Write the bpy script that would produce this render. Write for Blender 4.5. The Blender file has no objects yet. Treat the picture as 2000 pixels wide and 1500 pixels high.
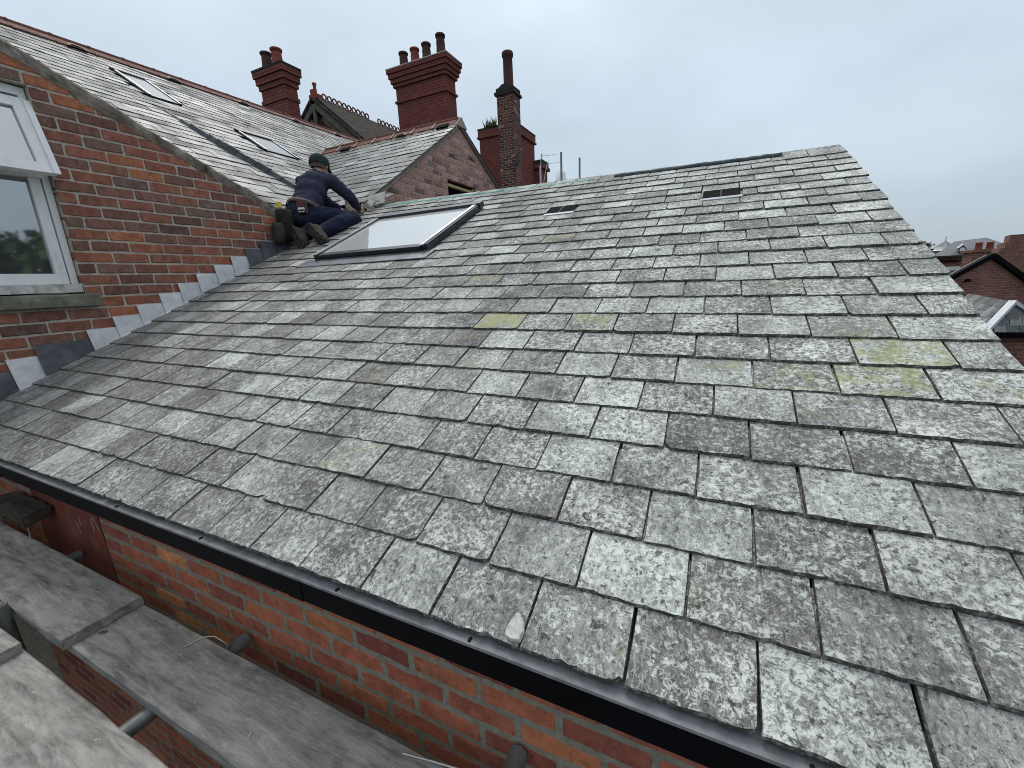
import bpy, bmesh, math, random
from mathutils import Matrix, Vector, noise as mnoise
random.seed(7)
R = random.random
U = random.uniform
D = bpy.data
SC = bpy.context.scene
COL = SC.collection

# ------------------------------------------------------------------ camera
CAM = Vector((4.025, -0.622, 0.730))
YAW, PITCH, ROLL, FPX = -0.450419, 0.244085, -0.043818, 815.4
def cam_axes():
    f = Vector((math.sin(YAW) * math.cos(PITCH), math.cos(YAW) * math.cos(PITCH), -math.sin(PITCH)))
    r = Vector((math.cos(YAW), -math.sin(YAW), 0))
    u = r.cross(f)
    c, s = math.cos(ROLL), math.sin(ROLL)
    return r * c + u * s, u * c - r * s, f
cr, cu, cf = cam_axes()
cam = D.objects.new('camera', D.cameras.new('camera'))
COL.objects.link(cam)
cam.matrix_world = Matrix(((cr.x, cu.x, -cf.x, CAM.x), (cr.y, cu.y, -cf.y, CAM.y), (cr.z, cu.z, -cf.z, CAM.z), (0, 0, 0, 1)))
cam.data.sensor_width = 36
cam.data.sensor_fit = 'HORIZONTAL'
cam.data.lens = 36 * FPX / 2000
cam.data.clip_start = 0.05
cam.data.clip_end = 2000
SC.camera = cam

# ------------------------------------------------------------------ world, sun, exposure
SUN_EL, SUN_AZ = math.radians(58), math.radians(-40)      # azimuth from +Y towards +X
w = D.worlds.new('World')
SC.world = w
w.use_nodes = True
nt = w.node_tree
nt.nodes.clear()
out = nt.nodes.new('ShaderNodeOutputWorld')
sky = nt.nodes.new('ShaderNodeTexSky')
sky.sky_type = 'NISHITA'
sky.sun_disc = False
sky.sun_elevation = SUN_EL
sky.sun_rotation = SUN_AZ
bg1 = nt.nodes.new('ShaderNodeBackground')
bg1.inputs[1].default_value = 0.07
nt.links.new(sky.outputs[0], bg1.inputs[0])
tc = nt.nodes.new('ShaderNodeTexCoord')
sep = nt.nodes.new('ShaderNodeSeparateXYZ')
nt.links.new(tc.outputs['Generated'], sep.inputs[0])
rmp = nt.nodes.new('ShaderNodeValToRGB')                   # overcast: brighter overhead than at the horizon
for e, (p, c) in zip([rmp.color_ramp.elements[0], rmp.color_ramp.elements[1], rmp.color_ramp.elements.new(.5), rmp.color_ramp.elements.new(.66), rmp.color_ramp.elements.new(.78)],
                     [(.0, (.16, .16, .155, 1)), (1., (1.65, 1.73, 1.80, 1)), (.5, (.395, .46, .52, 1)), (.66, (.52, .615, .71, 1)), (.78, (.63, .725, .815, 1))]):
    e.position, e.color = p, c
mz = nt.nodes.new('ShaderNodeMath')
mz.operation = 'MULTIPLY_ADD'
mz.inputs[1].default_value = .5
mz.inputs[2].default_value = .5
nt.links.new(sep.outputs[2], mz.inputs[0])
nt.links.new(mz.outputs[0], rmp.inputs[0])
cl = nt.nodes.new('ShaderNodeTexNoise')
cl.inputs['Scale'].default_value = 1.7
cl.inputs['Detail'].default_value = 5
cl.inputs['Roughness'].default_value = .5
mp = nt.nodes.new('ShaderNodeMapping')
mp.inputs['Scale'].default_value = (1, 1, 2.2)
mp.inputs['Rotation'].default_value = (0.2, 0.3, 0.5)
nt.links.new(tc.outputs['Generated'], mp.inputs[0])
nt.links.new(mp.outputs[0], cl.inputs['Vector'])
clr = nt.nodes.new('ShaderNodeMapRange')
clr.inputs[1].default_value = .3
clr.inputs[2].default_value = .7
clr.inputs[3].default_value = .82
clr.inputs[4].default_value = 1.13
nt.links.new(cl.outputs[0], clr.inputs[0])
vm = nt.nodes.new('ShaderNodeVectorMath')
vm.operation = 'SCALE'
nt.links.new(rmp.outputs[0], vm.inputs[0])
nt.links.new(clr.outputs[0], vm.inputs['Scale'])
bg2 = nt.nodes.new('ShaderNodeBackground')
bg2.inputs[1].default_value = 1.0
nt.links.new(vm.outputs[0], bg2.inputs[0])
mx = nt.nodes.new('ShaderNodeMixShader')
mx.inputs[0].default_value = .92
nt.links.new(bg1.outputs[0], mx.inputs[1])
nt.links.new(bg2.outputs[0], mx.inputs[2])
nt.links.new(mx.outputs[0], out.inputs[0])

sl = D.lights.new('sun', 'SUN')
sl.energy = 1.5
sl.angle = math.radians(22)
sl.color = (1, .97, .92)
so = D.objects.new('sun', sl)
COL.objects.link(so)
so.rotation_euler = (math.radians(90) - SUN_EL, 0, -SUN_AZ + math.pi)
so.location = (0, 0, 30)
sd = Vector((math.sin(SUN_AZ) * math.cos(SUN_EL), math.cos(SUN_AZ) * math.cos(SUN_EL), math.sin(SUN_EL)))
so.rotation_euler = (-sd).to_track_quat('-Z', 'Y').to_euler()
SC.view_settings.view_transform = 'Standard'
SC.view_settings.look = 'None'
SC.view_settings.gamma = 1
SC.view_settings.exposure = 0.3
SC.view_settings.use_curve_mapping = False
SC.render.engine = 'CYCLES'
SC.cycles.filter_width = 1.0
SC.cycles.max_bounces = 6
SC.cycles.use_denoising = True

# ------------------------------------------------------------------ materials
class NT:
    def __init__(s, name, rough=.8, spec=.3):
        s.m = D.materials.new(name)
        s.m.use_nodes = True
        s.t = s.m.node_tree
        s.b = s.t.nodes['Principled BSDF']
        s.b.inputs['Roughness'].default_value = rough
        s.b.inputs['Specular IOR Level'].default_value = spec
        s.tc = s.n('ShaderNodeTexCoord')
    def n(s, k, **kw):
        x = s.t.nodes.new(k)
        for a, v in kw.items(): setattr(x, a, v)
        return x
    def set(s, sock, v):
        if isinstance(v, bpy.types.NodeSocket): s.t.links.new(v, sock)
        elif isinstance(v, (tuple, list)) and len(v) == 3 and sock.type == 'RGBA': sock.default_value = (*v, 1)
        else: sock.default_value = v
    def math(s, op, a, b=0., c=0.):
        x = s.n('ShaderNodeMath', operation=op)
        s.set(x.inputs[0], a); s.set(x.inputs[1], b); s.set(x.inputs[2], c)
        return x.outputs[0]
    def rnd(s):
        o = s.n('ShaderNodeObjectInfo')
        a = s.n('ShaderNodeAttribute', attribute_name='rnd')
        return s.math('FRACT', s.math('ADD', o.outputs['Random'], a.outputs['Fac']))
    def vec(s, r=None, scale=(1, 1, 1)):
        v = s.tc.outputs['Object']
        if r is not None:
            k = s.n('ShaderNodeCombineXYZ')
            s.set(k.inputs[0], s.math('MULTIPLY', r, 37.3)); s.set(k.inputs[1], s.math('MULTIPLY', r, 91.7)); s.set(k.inputs[2], s.math('MULTIPLY', r, 13.1))
            x = s.n('ShaderNodeVectorMath', operation='ADD')
            s.set(x.inputs[0], v); s.set(x.inputs[1], k.outputs[0])
            v = x.outputs[0]
        if scale != (1, 1, 1):
            x = s.n('ShaderNodeMapping')
            s.set(x.inputs[0], v); x.inputs['Scale'].default_value = scale
            v = x.outputs[0]
        return v
    def noise(s, v, scale, detail=4., rough=.6, dist=0.):
        x = s.n('ShaderNodeTexNoise')
        s.set(x.inputs['Vector'], v)
        x.inputs['Scale'].default_value = scale; x.inputs['Detail'].default_value = detail
        x.inputs['Roughness'].default_value = rough; x.inputs['Distortion'].default_value = dist
        return x.outputs['Fac']
    def ramp(s, f, stops, mode='LINEAR'):
        x = s.n('ShaderNodeValToRGB')
        x.color_ramp.interpolation = mode
        e = x.color_ramp.elements
        while len(e) < len(stops): e.new(.5)
        for k, (p, c) in zip(e, stops):
            k.position = p
            k.color = (*c, 1) if isinstance(c, tuple) else (c, c, c, 1)
        s.set(x.inputs[0], f)
        return x.outputs[0]
    def step(s, f, a, b):
        x = s.n('ShaderNodeMapRange', interpolation_type='SMOOTHSTEP')
        s.set(x.inputs[0], f); s.set(x.inputs[1], a); s.set(x.inputs[2], b)
        return x.outputs[0]
    def mix(s, f, a, b, mode='MIX'):
        x = s.n('ShaderNodeMix', data_type='RGBA', blend_type=mode)
        s.set(x.inputs[0], f); s.set(x.inputs[6], a); s.set(x.inputs[7], b)
        return x.outputs[2]
    def bump(s, h, strength=.4, dist=.004, prev=None):
        x = s.n('ShaderNodeBump')
        x.inputs['Strength'].default_value = strength; x.inputs['Distance'].default_value = dist
        s.set(x.inputs['Height'], h)
        if prev is not None: s.set(x.inputs['Normal'], prev)
        s.set(s.b.inputs['Normal'], x.outputs[0])
        return x.outputs[0]
    def col(s, c): s.set(s.b.inputs['Base Color'], c)
    def rough(s, c): s.set(s.b.inputs['Roughness'], c)

def m_slate_old():
    k = NT('weathered_slate', .8, .3)
    r = k.rnd()
    r2 = k.math('FRACT', k.math('MULTIPLY', r, 17.17))
    v = k.vec(r)
    vs = k.vec(r, (1.2, .55, 1))
    vl = k.vec(r, (1.5, .22, 1))
    base = k.ramp(r, [(0, (.150, .143, .141)), (.35, (.180, .176, .173)), (.62, (.215, .214, .209)), (.8, (.275, .283, .275)), (1, (.36, .382, .366))])
    base = k.mix(1., base, k.ramp(k.noise(v, 9, 6, .66), [(.28, .55), (.5, 1.), (.72, 1.4)]), 'MULTIPLY')
    grain = k.noise(vs, 85, 8, .82)
    base = k.mix(1., base, k.ramp(grain, [(.30, .18), (.45, .76), (.55, 1.22), (.70, 2.5)]), 'MULTIPLY')
    # pale lichen crust: flecks crowding in patches, hair-thin scratches drawn out down the slope
    gp = k.n('ShaderNodeNewGeometry').outputs['Position']
    patch = k.noise(gp, 4.5, 5, .65)
    sx = k.n('ShaderNodeSeparateXYZ')
    k.set(sx.inputs[0], gp)
    shelter = k.math('SUBTRACT', k.math('MULTIPLY', k.step(sx.outputs[0], 1.7, .2), .06), k.math('MULTIPLY', k.step(sx.outputs[0], 2.4, 4.4), .035))
    crowd = k.math('ADD', k.math('MULTIPLY', k.noise(v, 6, 5, .65), .5), k.math('MULTIPLY', patch, .5))
    fine = k.noise(v, 62, 9, .84, .5)
    thr = k.math('SUBTRACT', k.math('ADD', .673, shelter), k.math('ADD', k.math('MULTIPLY', crowd, .29), k.math('MULTIPLY', r2, .06)))
    pale = k.step(k.math('SUBTRACT', fine, thr), .0, .085)
    lic = k.mix(k.noise(v, 4), (.60, .61, .57), (.62, .70, .655))
    c = k.mix(k.math('MULTIPLY', pale, .85), base, lic)
    c = k.mix(k.math('MULTIPLY', k.step(k.noise(vl, 55, 7, .8, .8), .575, .64), .6), c, (.60, .61, .58))
    curl = k.noise(v, 30, 8, .8, 2.2)
    c = k.mix(k.math('MULTIPLY', k.step(curl, .585, .635), .55), c, (.66, .67, .64))
    c = k.mix(1., c, k.ramp(patch, [(.32, .74), (.5, 1.06), (.68, 1.3)]), 'MULTIPLY')
    # dark pits and stains
    c = k.mix(k.math('MULTIPLY', k.step(k.noise(v, 95, 6, .8), .55, .61), .88), c, (.05, .048, .046))
    c = k.mix(k.math('MULTIPLY', k.step(k.noise(v, 40, 5, .65, .6), .60, .655), .8), c, (.045, .043, .042))
    c = k.mix(k.math('MULTIPLY', k.step(k.noise(k.vec(r, (1.2, .7, 1)), 10, 7, .75), .55, .70), .55), c, (.085, .082, .08))
    # yellow-green lichen on the slates that carry it
    at = k.n('ShaderNodeAttribute', attribute_type='OBJECT', attribute_name='moss')
    ms = k.step(k.math('ADD', k.noise(v, 14, 8, .75), k.math('MULTIPLY', at.outputs['Fac'], .13)), .55, .69)
    c = k.mix(k.math('MULTIPLY', ms, k.math('ADD', .25, k.math('MULTIPLY', at.outputs['Fac'], .45))), c, k.mix(k.noise(v, 30, 5, .7), (.42, .42, .27), (.27, .29, .05)))
    k.col(c)
    b = k.bump(k.noise(vs, 26, 9, .72), .75, .008)
    k.bump(k.math('ADD', grain, k.math('MULTIPLY', pale, .3)), .7, .004, b)
    return k.m
def m_slate_new():
    k = NT('smooth_slate', .3, .42)
    r = k.rnd()
    v = k.vec(r)
    c = k.ramp(r, [(0, (.065, .072, .075)), (.4, (.11, .12, .123)), (.75, (.17, .18, .18)), (1, (.26, .27, .265))])
    c = k.mix(.7, c, k.ramp(k.noise(v, 14, 5, .7), [(.3, .55), (.6, 1.15), (.75, 1.7)]), 'MULTIPLY')
    c = k.mix(k.math('MULTIPLY', k.step(k.noise(v, 40, 5, .7), .56, .66), .5), c, (.36, .38, .36))
    gl = k.n('ShaderNodeNewGeometry')
    big = k.step(k.noise(gl.outputs['Position'], 1.3, 6, .72), .44, .62)
    c = k.mix(k.math('MULTIPLY', big, .55), c, (.07, .075, .062))
    k.col(c)
    r3 = k.math('FRACT', k.math('MULTIPLY', r, 7.31))
    k.rough(k.math('ADD', k.math('MULTIPLY', k.noise(v, 20, 4), .25), k.math('ADD', k.math('ADD', .24, k.math('MULTIPLY', r3, .28)), k.math('MULTIPLY', big, .18))))
    k.bump(k.noise(k.vec(r, (1, .5, 1)), 25, 5), .25, .004)
    return k.m
def m_brick(name, stops, dirt=.5, pale=0., scale=1.):
    k = NT(name, .88, .2)
    r = k.rnd()
    v = k.vec(r)
    c = k.ramp(r, stops)
    c = k.mix(1., c, k.ramp(k.noise(v, 18 * scale, 5, .65), [(.25, .6), (.5, 1.), (.75, 1.35)]), 'MULTIPLY')
    c = k.mix(k.math('MULTIPLY', k.step(k.noise(v, 70 * scale, 3, .6), .60, .66), dirt), c, (.03, .022, .02))
    c = k.mix(k.math('MULTIPLY', k.step(k.noise(k.vec(r, (.4, 1, 1.8)), 26 * scale, 5, .7), .56, .70), dirt * .8), c, (.075, .05, .042))
    if pale: c = k.mix(k.math('MULTIPLY', k.step(k.noise(k.vec(r, (1.6, 1, .5)), 22 * scale, 5, .7), .5, .64), pale), c, (.46, .37, .34))
    k.col(c)
    b = k.bump(k.noise(v, 28 * scale, 6, .7), .5, .005)
    k.bump(k.noise(v, 140 * scale, 3, .6), .35, .002, b)
    return k.m
def m_noise(name, stops, scale=20, rough=.85, spec=.25, bump=.4, dist=.004, stretch=(1, 1, 1), detail=6, metal=0., perobj=False):
    k = NT(name, rough, spec)
    v = k.vec(k.rnd() if perobj else None, stretch)
    f = k.noise(v, scale, detail, .65, .2)
    k.col(k.ramp(f, stops))
    k.b.inputs['Metallic'].default_value = metal
    if bump: k.bump(f, bump, dist)
    return k.m
def m_lead(name, a, b):
    k = NT(name, .42, .5)
    k.b.inputs['Metallic'].default_value = .35
    v = k.vec(k.rnd())
    f = k.noise(v, 7, 5, .6, .6)
    k.col(k.ramp(f, [(.3, a), (.7, b)]))
    k.rough(k.ramp(k.noise(v, 30, 4), [(.3, .34), (.7, .6)]))
    k.bump(k.noise(v, 9, 3), .5, .012)
    return k.m
def m_glass(name, tint=(.02, .025, .027), ior=2.4, rough=.015):
    k = NT(name, .5, .2)
    k.col(tint)
    g = k.n('ShaderNodeBsdfGlossy')
    g.inputs['Roughness'].default_value = rough
    g.inputs['Color'].default_value = (.93, .96, .97, 1)
    f = k.n('ShaderNodeFresnel')
    f.inputs[0].default_value = ior
    m = k.n('ShaderNodeMixShader')
    k.set(m.inputs[0], f.outputs[0])
    k.t.links.new(k.b.outputs[0], m.inputs[1]); k.t.links.new(g.outputs[0], m.inputs[2])
    k.t.links.new(m.outputs[0], k.t.nodes['Material Output'].inputs[0])
    return k.m
def m_board():
    k = NT('grey_scaffold_timber', .86, .25)
    r = k.rnd()
    v = k.vec(r)
    g = k.vec(r, (.16, 1, 1))
    c = k.ramp(k.noise(g, 26, 8, .72, .4), [(.3, (.07, .067, .062)), (.45, (.21, .204, .195)), (.58, (.32, .312, .298)), (.72, (.45, .44, .42))])
    c = k.mix(k.math('MULTIPLY', k.step(k.noise(k.vec(r, (.35, 1, 1)), 60, 6, .75), .58, .68), .55), c, (.085, .083, .08))
    c = k.mix(k.math('MULTIPLY', k.step(k.noise(v, 5, 4, .6), .52, .7), .5), c, (.36, .355, .34))
    c = k.mix(k.step(k.noise(v, 75, 2, .5), .72, .74), c, (.45, .44, .41))
    c = k.mix(k.math('MULTIPLY', k.step(k.noise(k.vec(r, (.6, 1, 1)), 9, 7, .75), .53, .68), .6), c, (.12, .112, .10))
    k.col(c)
    c = k.mix(k.math('MULTIPLY', k.step(k.noise(k.vec(r, (.45, 1, 1)), 90, 6, .8), .555, .63), .7), c, (.06, .057, .052))
    c = k.mix(1., c, k.ramp(k.noise(k.vec(r, (.3, 1, 1)), 120, 6, .8), [(.32, .5), (.5, 1.), (.68, 1.5)]), 'MULTIPLY')
    b = k.bump(k.noise(g, 22, 8, .7, .5), .9, .009)
    k.bump(k.noise(k.vec(r, (.3, 1, 1)), 70, 5, .7), .45, .003, b)
    return k.m
def m_brick_tex(name, a, b, mortar, sx=1., rot=(0, 0, 0)):      # far walls whose bricks are too small to tell apart
    k = NT(name, .9, .2)
    mpn = k.n('ShaderNodeMapping')
    k.set(mpn.inputs[0], k.tc.outputs['Object']); mpn.inputs['Rotation'].default_value = rot
    t = k.n('ShaderNodeTexBrick')
    k.set(t.inputs['Vector'], mpn.outputs[0])
    t.inputs['Scale'].default_value = 1.; t.inputs['Brick Width'].default_value = .225; t.inputs['Row Height'].default_value = .075
    t.inputs['Mortar Size'].default_value = .009
    k.set(t.inputs['Color1'], a); k.set(t.inputs['Color2'], b); k.set(t.inputs['Mortar'], mortar)
    c = k.mix(.8, t.outputs[0], k.ramp(k.noise(k.tc.outputs['Object'], 2.2, 6, .7), [(.3, .55), (.6, 1.1), (.75, 1.5)]), 'MULTIPLY')
    k.col(c)
    k.bump(t.outputs['Fac'], -.5, .01)
    return k.m
def flat(name, c, rough=.6, spec=.3, metal=0.):
    return m_noise(name, [(.3, tuple(x * .82 for x in c)), (.7, tuple(min(1, x * 1.12) for x in c))], 14, rough, spec, .12, .002, metal=metal)

M = dict(
    edge=m_noise('grimy_shaded_slate_edge', [(.28, (.02, .019, .016)), (.5, (.075, .072, .064)), (.66, (.22, .215, .20))], 85, .95, .1, .6, .003),  # edge grime and crevice shadow both put into this dark colour
    slate=m_slate_old(), nslate=m_slate_new(),
    brick=m_brick('old_red_brick', [(0, (.10, .06, .049)), (.18, (.18, .082, .06)), (.38, (.26, .098, .066)), (.55, (.18, .10, .076)), (.70, (.29, .108, .068)), (.84, (.155, .105, .085)), (.93, (.29, .11, .07)), (1, (.38, .14, .07))], .5, .14),
    fbrick=m_brick('orange_red_brick', [(0, (.20, .06, .043)), (.3, (.33, .10, .06)), (.6, (.40, .128, .07)), (.88, (.26, .082, .06)), (.97, (.44, .155, .075)), (1, (.55, .24, .10))], .45, .08),
    wbrick=m_brick('weathered_pink_brick', [(0, (.055, .042, .04)), (.10, (.25, .14, .118)), (.4, (.40, .225, .185)), (.7, (.34, .18, .147)), (.9, (.46, .30, .255)), (1, (.13, .08, .07))], .42, .65),
    cbrick=m_brick('deep_red_brick', [(0, (.15, .05, .042)), (.5, (.195, .058, .048)), (.85, (.165, .052, .044)), (1, (.23, .072, .055))], .25, 0, .7),
    sbrick=m_brick('mixed_old_brick', [(0, (.05, .028, .025)), (.35, (.095, .04, .033)), (.65, (.15, .055, .042)), (.88, (.11, .05, .04)), (.95, (.24, .10, .065)), (1, (.34, .22, .17))], .5, .12, .7),
    mortar=m_noise('lime_mortar', [(.3, (.32, .285, .24)), (.6, (.47, .43, .375)), (.75, (.56, .52, .465))], 45, .95, .1, .6, .004),
    fmortar=m_noise('grey_mortar', [(.3, (.17, .16, .125)), (.6, (.26, .245, .20)), (.75, (.34, .325, .275))], 45, .95, .1, .6, .004),
    pmortar=m_noise('pinkish_mortar', [(.3, (.38, .30, .265)), (.7, (.52, .43, .385))], 40, .95, .1, .5, .004),
    dmortar=m_noise('dark_mortar', [(.3, (.055, .035, .03)), (.7, (.105, .075, .06))], 40, .95, .1, .5, .004),
    coping=m_noise('mortar_fillet', [(.30, (.04, .036, .03)), (.43, (.17, .145, .118)), (.55, (.28, .245, .205)), (.72, (.44, .40, .345))], 8, .95, .1, .9, .015, detail=9),
    black=m_noise('black_plastic', [(.3, (.002, .002, .003)), (.7, (.004, .004, .006))], 5, .5, .06, .05, .002),
    traygrey=m_noise('grey_felt_tray', [(.3, (.115, .117, .128)), (.5, (.17, .173, .187)), (.7, (.23, .233, .25))], 22, .85, .12, .2, .003),
    teal=m_noise('teal_membrane', [(.3, (.10, .22, .20)), (.55, (.16, .36, .32)), (.75, (.45, .52, .47))], 14, .75, .3, .4, .006),
    darkteal=m_noise('dark_membrane', [(.3, (.02, .035, .04)), (.7, (.05, .08, .085))], 12, .7, .3, .3, .004),
    lead=m_lead('bright_lead', (.58, .59, .62), (.86, .87, .89)), dlead=m_lead('dark_lead', (.075, .08, .096), (.17, .175, .20)),
    alu=m_noise('dark_grey_aluminium', [(.3, (.028, .03, .036)), (.7, (.05, .053, .062))], 8, .28, .6, .05, .002, metal=.35),
    alulite=m_noise('grey_aluminium', [(.3, (.30, .31, .34)), (.7, (.48, .49, .52))], 10, .35, .5, .1, .002, metal=.7),
    midglass=m_glass('upper_roof_glass', (.10, .105, .11), ior=2.6), dimglass=m_glass('dim_roof_glass', (.06, .065, .07), ior=1.7),
    soaker=m_noise('dark_lead_soaker', [(.3, (.03, .033, .041)), (.5, (.055, .06, .07)), (.7, (.11, .115, .13))], 7, .6, .3, .3, .004, perobj=True),
    verge=m_noise('grey_verge', [(.3, (.17, .15, .13)), (.7, (.30, .27, .24))], 12, .9, .2, .4, .004),
    flashwhite=flat('pale_lead_flashing', (.55, .57, .61), .5, .4),
    sole=m_noise('dusty_rubber_sole', [(.3, (.02, .019, .017)), (.6, (.06, .056, .05)), (.75, (.13, .12, .105))], 30, .95, .1, .6, .004),
    ventgrey=flat('grey_vent_plastic', (.42, .43, .46), .5, .4),
    glass=m_glass('brightened_roof_glass', (.45, .46, .46), ior=5.5), wglass=m_glass('window_glass', (.05, .06, .06), 5.0, .03),  # roof pane's pale base paints in the brightness of a daylit room
    white=m_noise('weathered_white_paint', [(.25, (.42, .42, .40)), (.4, (.68, .69, .68)), (.7, (.78, .79, .79))], 10, .5, .4, .2, .003, (1, 1, .4)),
    dirtwhite=m_noise('dirty_white_paint', [(.3, (.16, .155, .14)), (.45, (.40, .395, .37)), (.7, (.66, .66, .63))], 14, .6, .3, .4, .004),
    stone=m_noise('mossy_stone', [(.3, (.035, .034, .026)), (.45, (.13, .128, .10)), (.6, (.20, .195, .155)), (.75, (.30, .29, .24))], 9, .95, .1, .7, .008, detail=8),
    terra=m_noise('dark_terracotta', [(.3, (.085, .035, .028)), (.6, (.15, .055, .042)), (.75, (.21, .09, .07))], 12, .8, .25, .3, .004, perobj=True),
    redpot=m_noise('red_terracotta', [(.3, (.17, .045, .03)), (.7, (.28, .075, .05))], 16, .8, .2, .3, .004),
    brownpot=m_noise('sooty_terracotta', [(.3, (.045, .026, .022)), (.7, (.10, .05, .04))], 16, .8, .2, .3, .004),
    buff=m_noise('buff_mortar_bedding', [(.3, (.26, .20, .17)), (.6, (.40, .33, .28)), (.75, (.50, .44, .39))], 18, .9, .15, .5, .006),
    soot=m_noise('sooty_cement', [(.3, (.02, .022, .02)), (.6, (.045, .047, .042)), (.75, (.1, .1, .09))], 14, .9, .15, .6, .008),
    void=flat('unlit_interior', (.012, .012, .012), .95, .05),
    board=m_board(),
    tube=m_noise('galvanised_tube', [(.3, (.10, .115, .115)), (.55, (.19, .21, .21)), (.75, (.28, .30, .30))], 20, .5, .5, .3, .003, (1, 1, 1), metal=.4),
    wire=flat('wire', (.45, .44, .42), .4, .5, .6),
    oldwood=m_noise('rotten_timber', [(.3, (.025, .022, .018)), (.55, (.075, .068, .058)), (.75, (.15, .14, .12))], 14, .95, .1, .8, .01, (.3, 1.5, 1.5)),
    greywood=m_noise('weathered_bargeboard', [(.3, (.07, .062, .055)), (.6, (.135, .12, .108)), (.75, (.2, .18, .165))], 9, .9, .15, .4, .006, (1.5, 1.5, .4)),
    pine=m_noise('new_pine', [(.3, (.48, .34, .17)), (.7, (.62, .47, .27))], 12, .7, .25, .2, .003),
    tile=m_noise('mossy_dark_tiles', [(.3, (.018, .016, .014)), (.55, (.05, .043, .037)), (.75, (.10, .085, .07))], 5, .95, .1, .7, .03, (1, 1, 1), detail=9),
    paintred=m_noise('dark_red_painted_masonry', [(.3, (.12, .032, .024)), (.55, (.18, .048, .034)), (.72, (.25, .085, .06))], 11, .75, .3, .4, .004, (1, 1, .5)),
    farslate=m_noise('far_slate_roof', [(.3, (.13, .135, .145)), (.7, (.205, .21, .22))], 2.5, .6, .4, .2, .01),
    farbrick=m_brick_tex('far_brick', (.16, .07, .055), (.22, .10, .08), (.24, .17, .14), rot=(math.pi / 2, 0, 0)),
    farbrick_side=m_brick_tex('far_brick_side', (.13, .05, .04), (.2, .08, .06), (.2, .14, .12), rot=(math.pi / 2, 0, math.pi / 2)),
    whitepvc=flat('white_pvc', (.72, .73, .74), .4, .4),
    ground=m_noise('yard_ground', [(.3, (.035, .038, .028)), (.5, (.06, .062, .05)), (.7, (.10, .098, .09))], .35, .95, .1, .3, .02),
    leaf=m_noise('leaf', [(.3, (.03, .05, .018)), (.55, (.06, .085, .03)), (.75, (.10, .12, .05))], 3, .8, .25, 0),
    bark=m_noise('bark', [(.3, (.05, .042, .035)), (.7, (.11, .095, .08))], 10, .95, .1, .6, .02),
    skin=m_noise('skin', [(.3, (.36, .19, .14)), (.7, (.46, .26, .20))], 20, .55, .35, .1, .002),
    navy=m_noise('navy_jersey', [(.3, (.022, .024, .044)), (.7, (.040, .043, .072))], 12, .95, .1, .6, .012, (1, 1, .4)),
    trouser=m_noise('navy_work_trousers', [(.3, (.009, .012, .026)), (.7, (.021, .027, .052))], 16, .95, .1, .7, .012, (1, .5, 1)),
    capm=m_noise('dark_green_cap', [(.3, (.016, .028, .032)), (.7, (.032, .048, .05))], 25, .95, .1, .3, .003),
    hair=flat('grey_brown_hair', (.10, .075, .06), .8, .2),
    boot=m_noise('scuffed_boot', [(.3, (.02, .019, .017)), (.6, (.05, .047, .042)), (.75, (.11, .10, .09))], 22, .85, .2, .5, .004),
    leather=m_noise('worn_leather', [(.3, (.04, .028, .02)), (.7, (.085, .062, .047))], 20, .7, .3, .4, .003),
    olive=m_noise('dark_tool_bag', [(.3, (.012, .012, .01)), (.7, (.03, .03, .025))], 20, .9, .15, .5, .004),
    glove=m_noise('work_glove', [(.3, (.22, .20, .10)), (.7, (.38, .36, .22))], 25, .9, .15, .4, .003),
    yellow=flat('yellow_plastic', (.62, .5, .06), .5, .4),
    paper=flat('white_print', (.75, .73, .68), .7, .2),
    rubble=m_noise('mortar_rubble', [(.3, (.12, .10, .085)), (.5, (.28, .24, .2)), (.72, (.55, .51, .45))], 22, .95, .1, .7, .01),
    chip=m_noise('pale_stone_chip', [(.3, (.22, .225, .21)), (.5, (.42, .43, .405)), (.7, (.58, .59, .56))], 60, .9, .15, .6, .004),
    frost=m_noise('pale_plastic', [(.3, (.52, .56, .60)), (.7, (.60, .64, .68))], 4, .5, .3, 0),
)

# ------------------------------------------------------------------ object helpers
INV = {}
def link(o, parent=None):
    COL.objects.link(o)
    if parent is not None:
        o.parent = parent
        o.matrix_parent_inverse = INV.get(parent.name, Matrix.Identity(4))
    return o
def tag(o, label=None, cat=None, group=None, kind=None):
    if label: o['label'] = label
    if cat: o['category'] = cat
    if group: o['group'] = group
    if kind: o['kind'] = kind
    return o
def thing(name, loc, label, cat, group=None):
    o = D.objects.new(name, None)
    o.empty_display_size = .2
    COL.objects.link(o)
    o.location = loc
    INV[o.name] = Matrix.Translation(-Vector(loc))
    return tag(o, label, cat, group)

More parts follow.
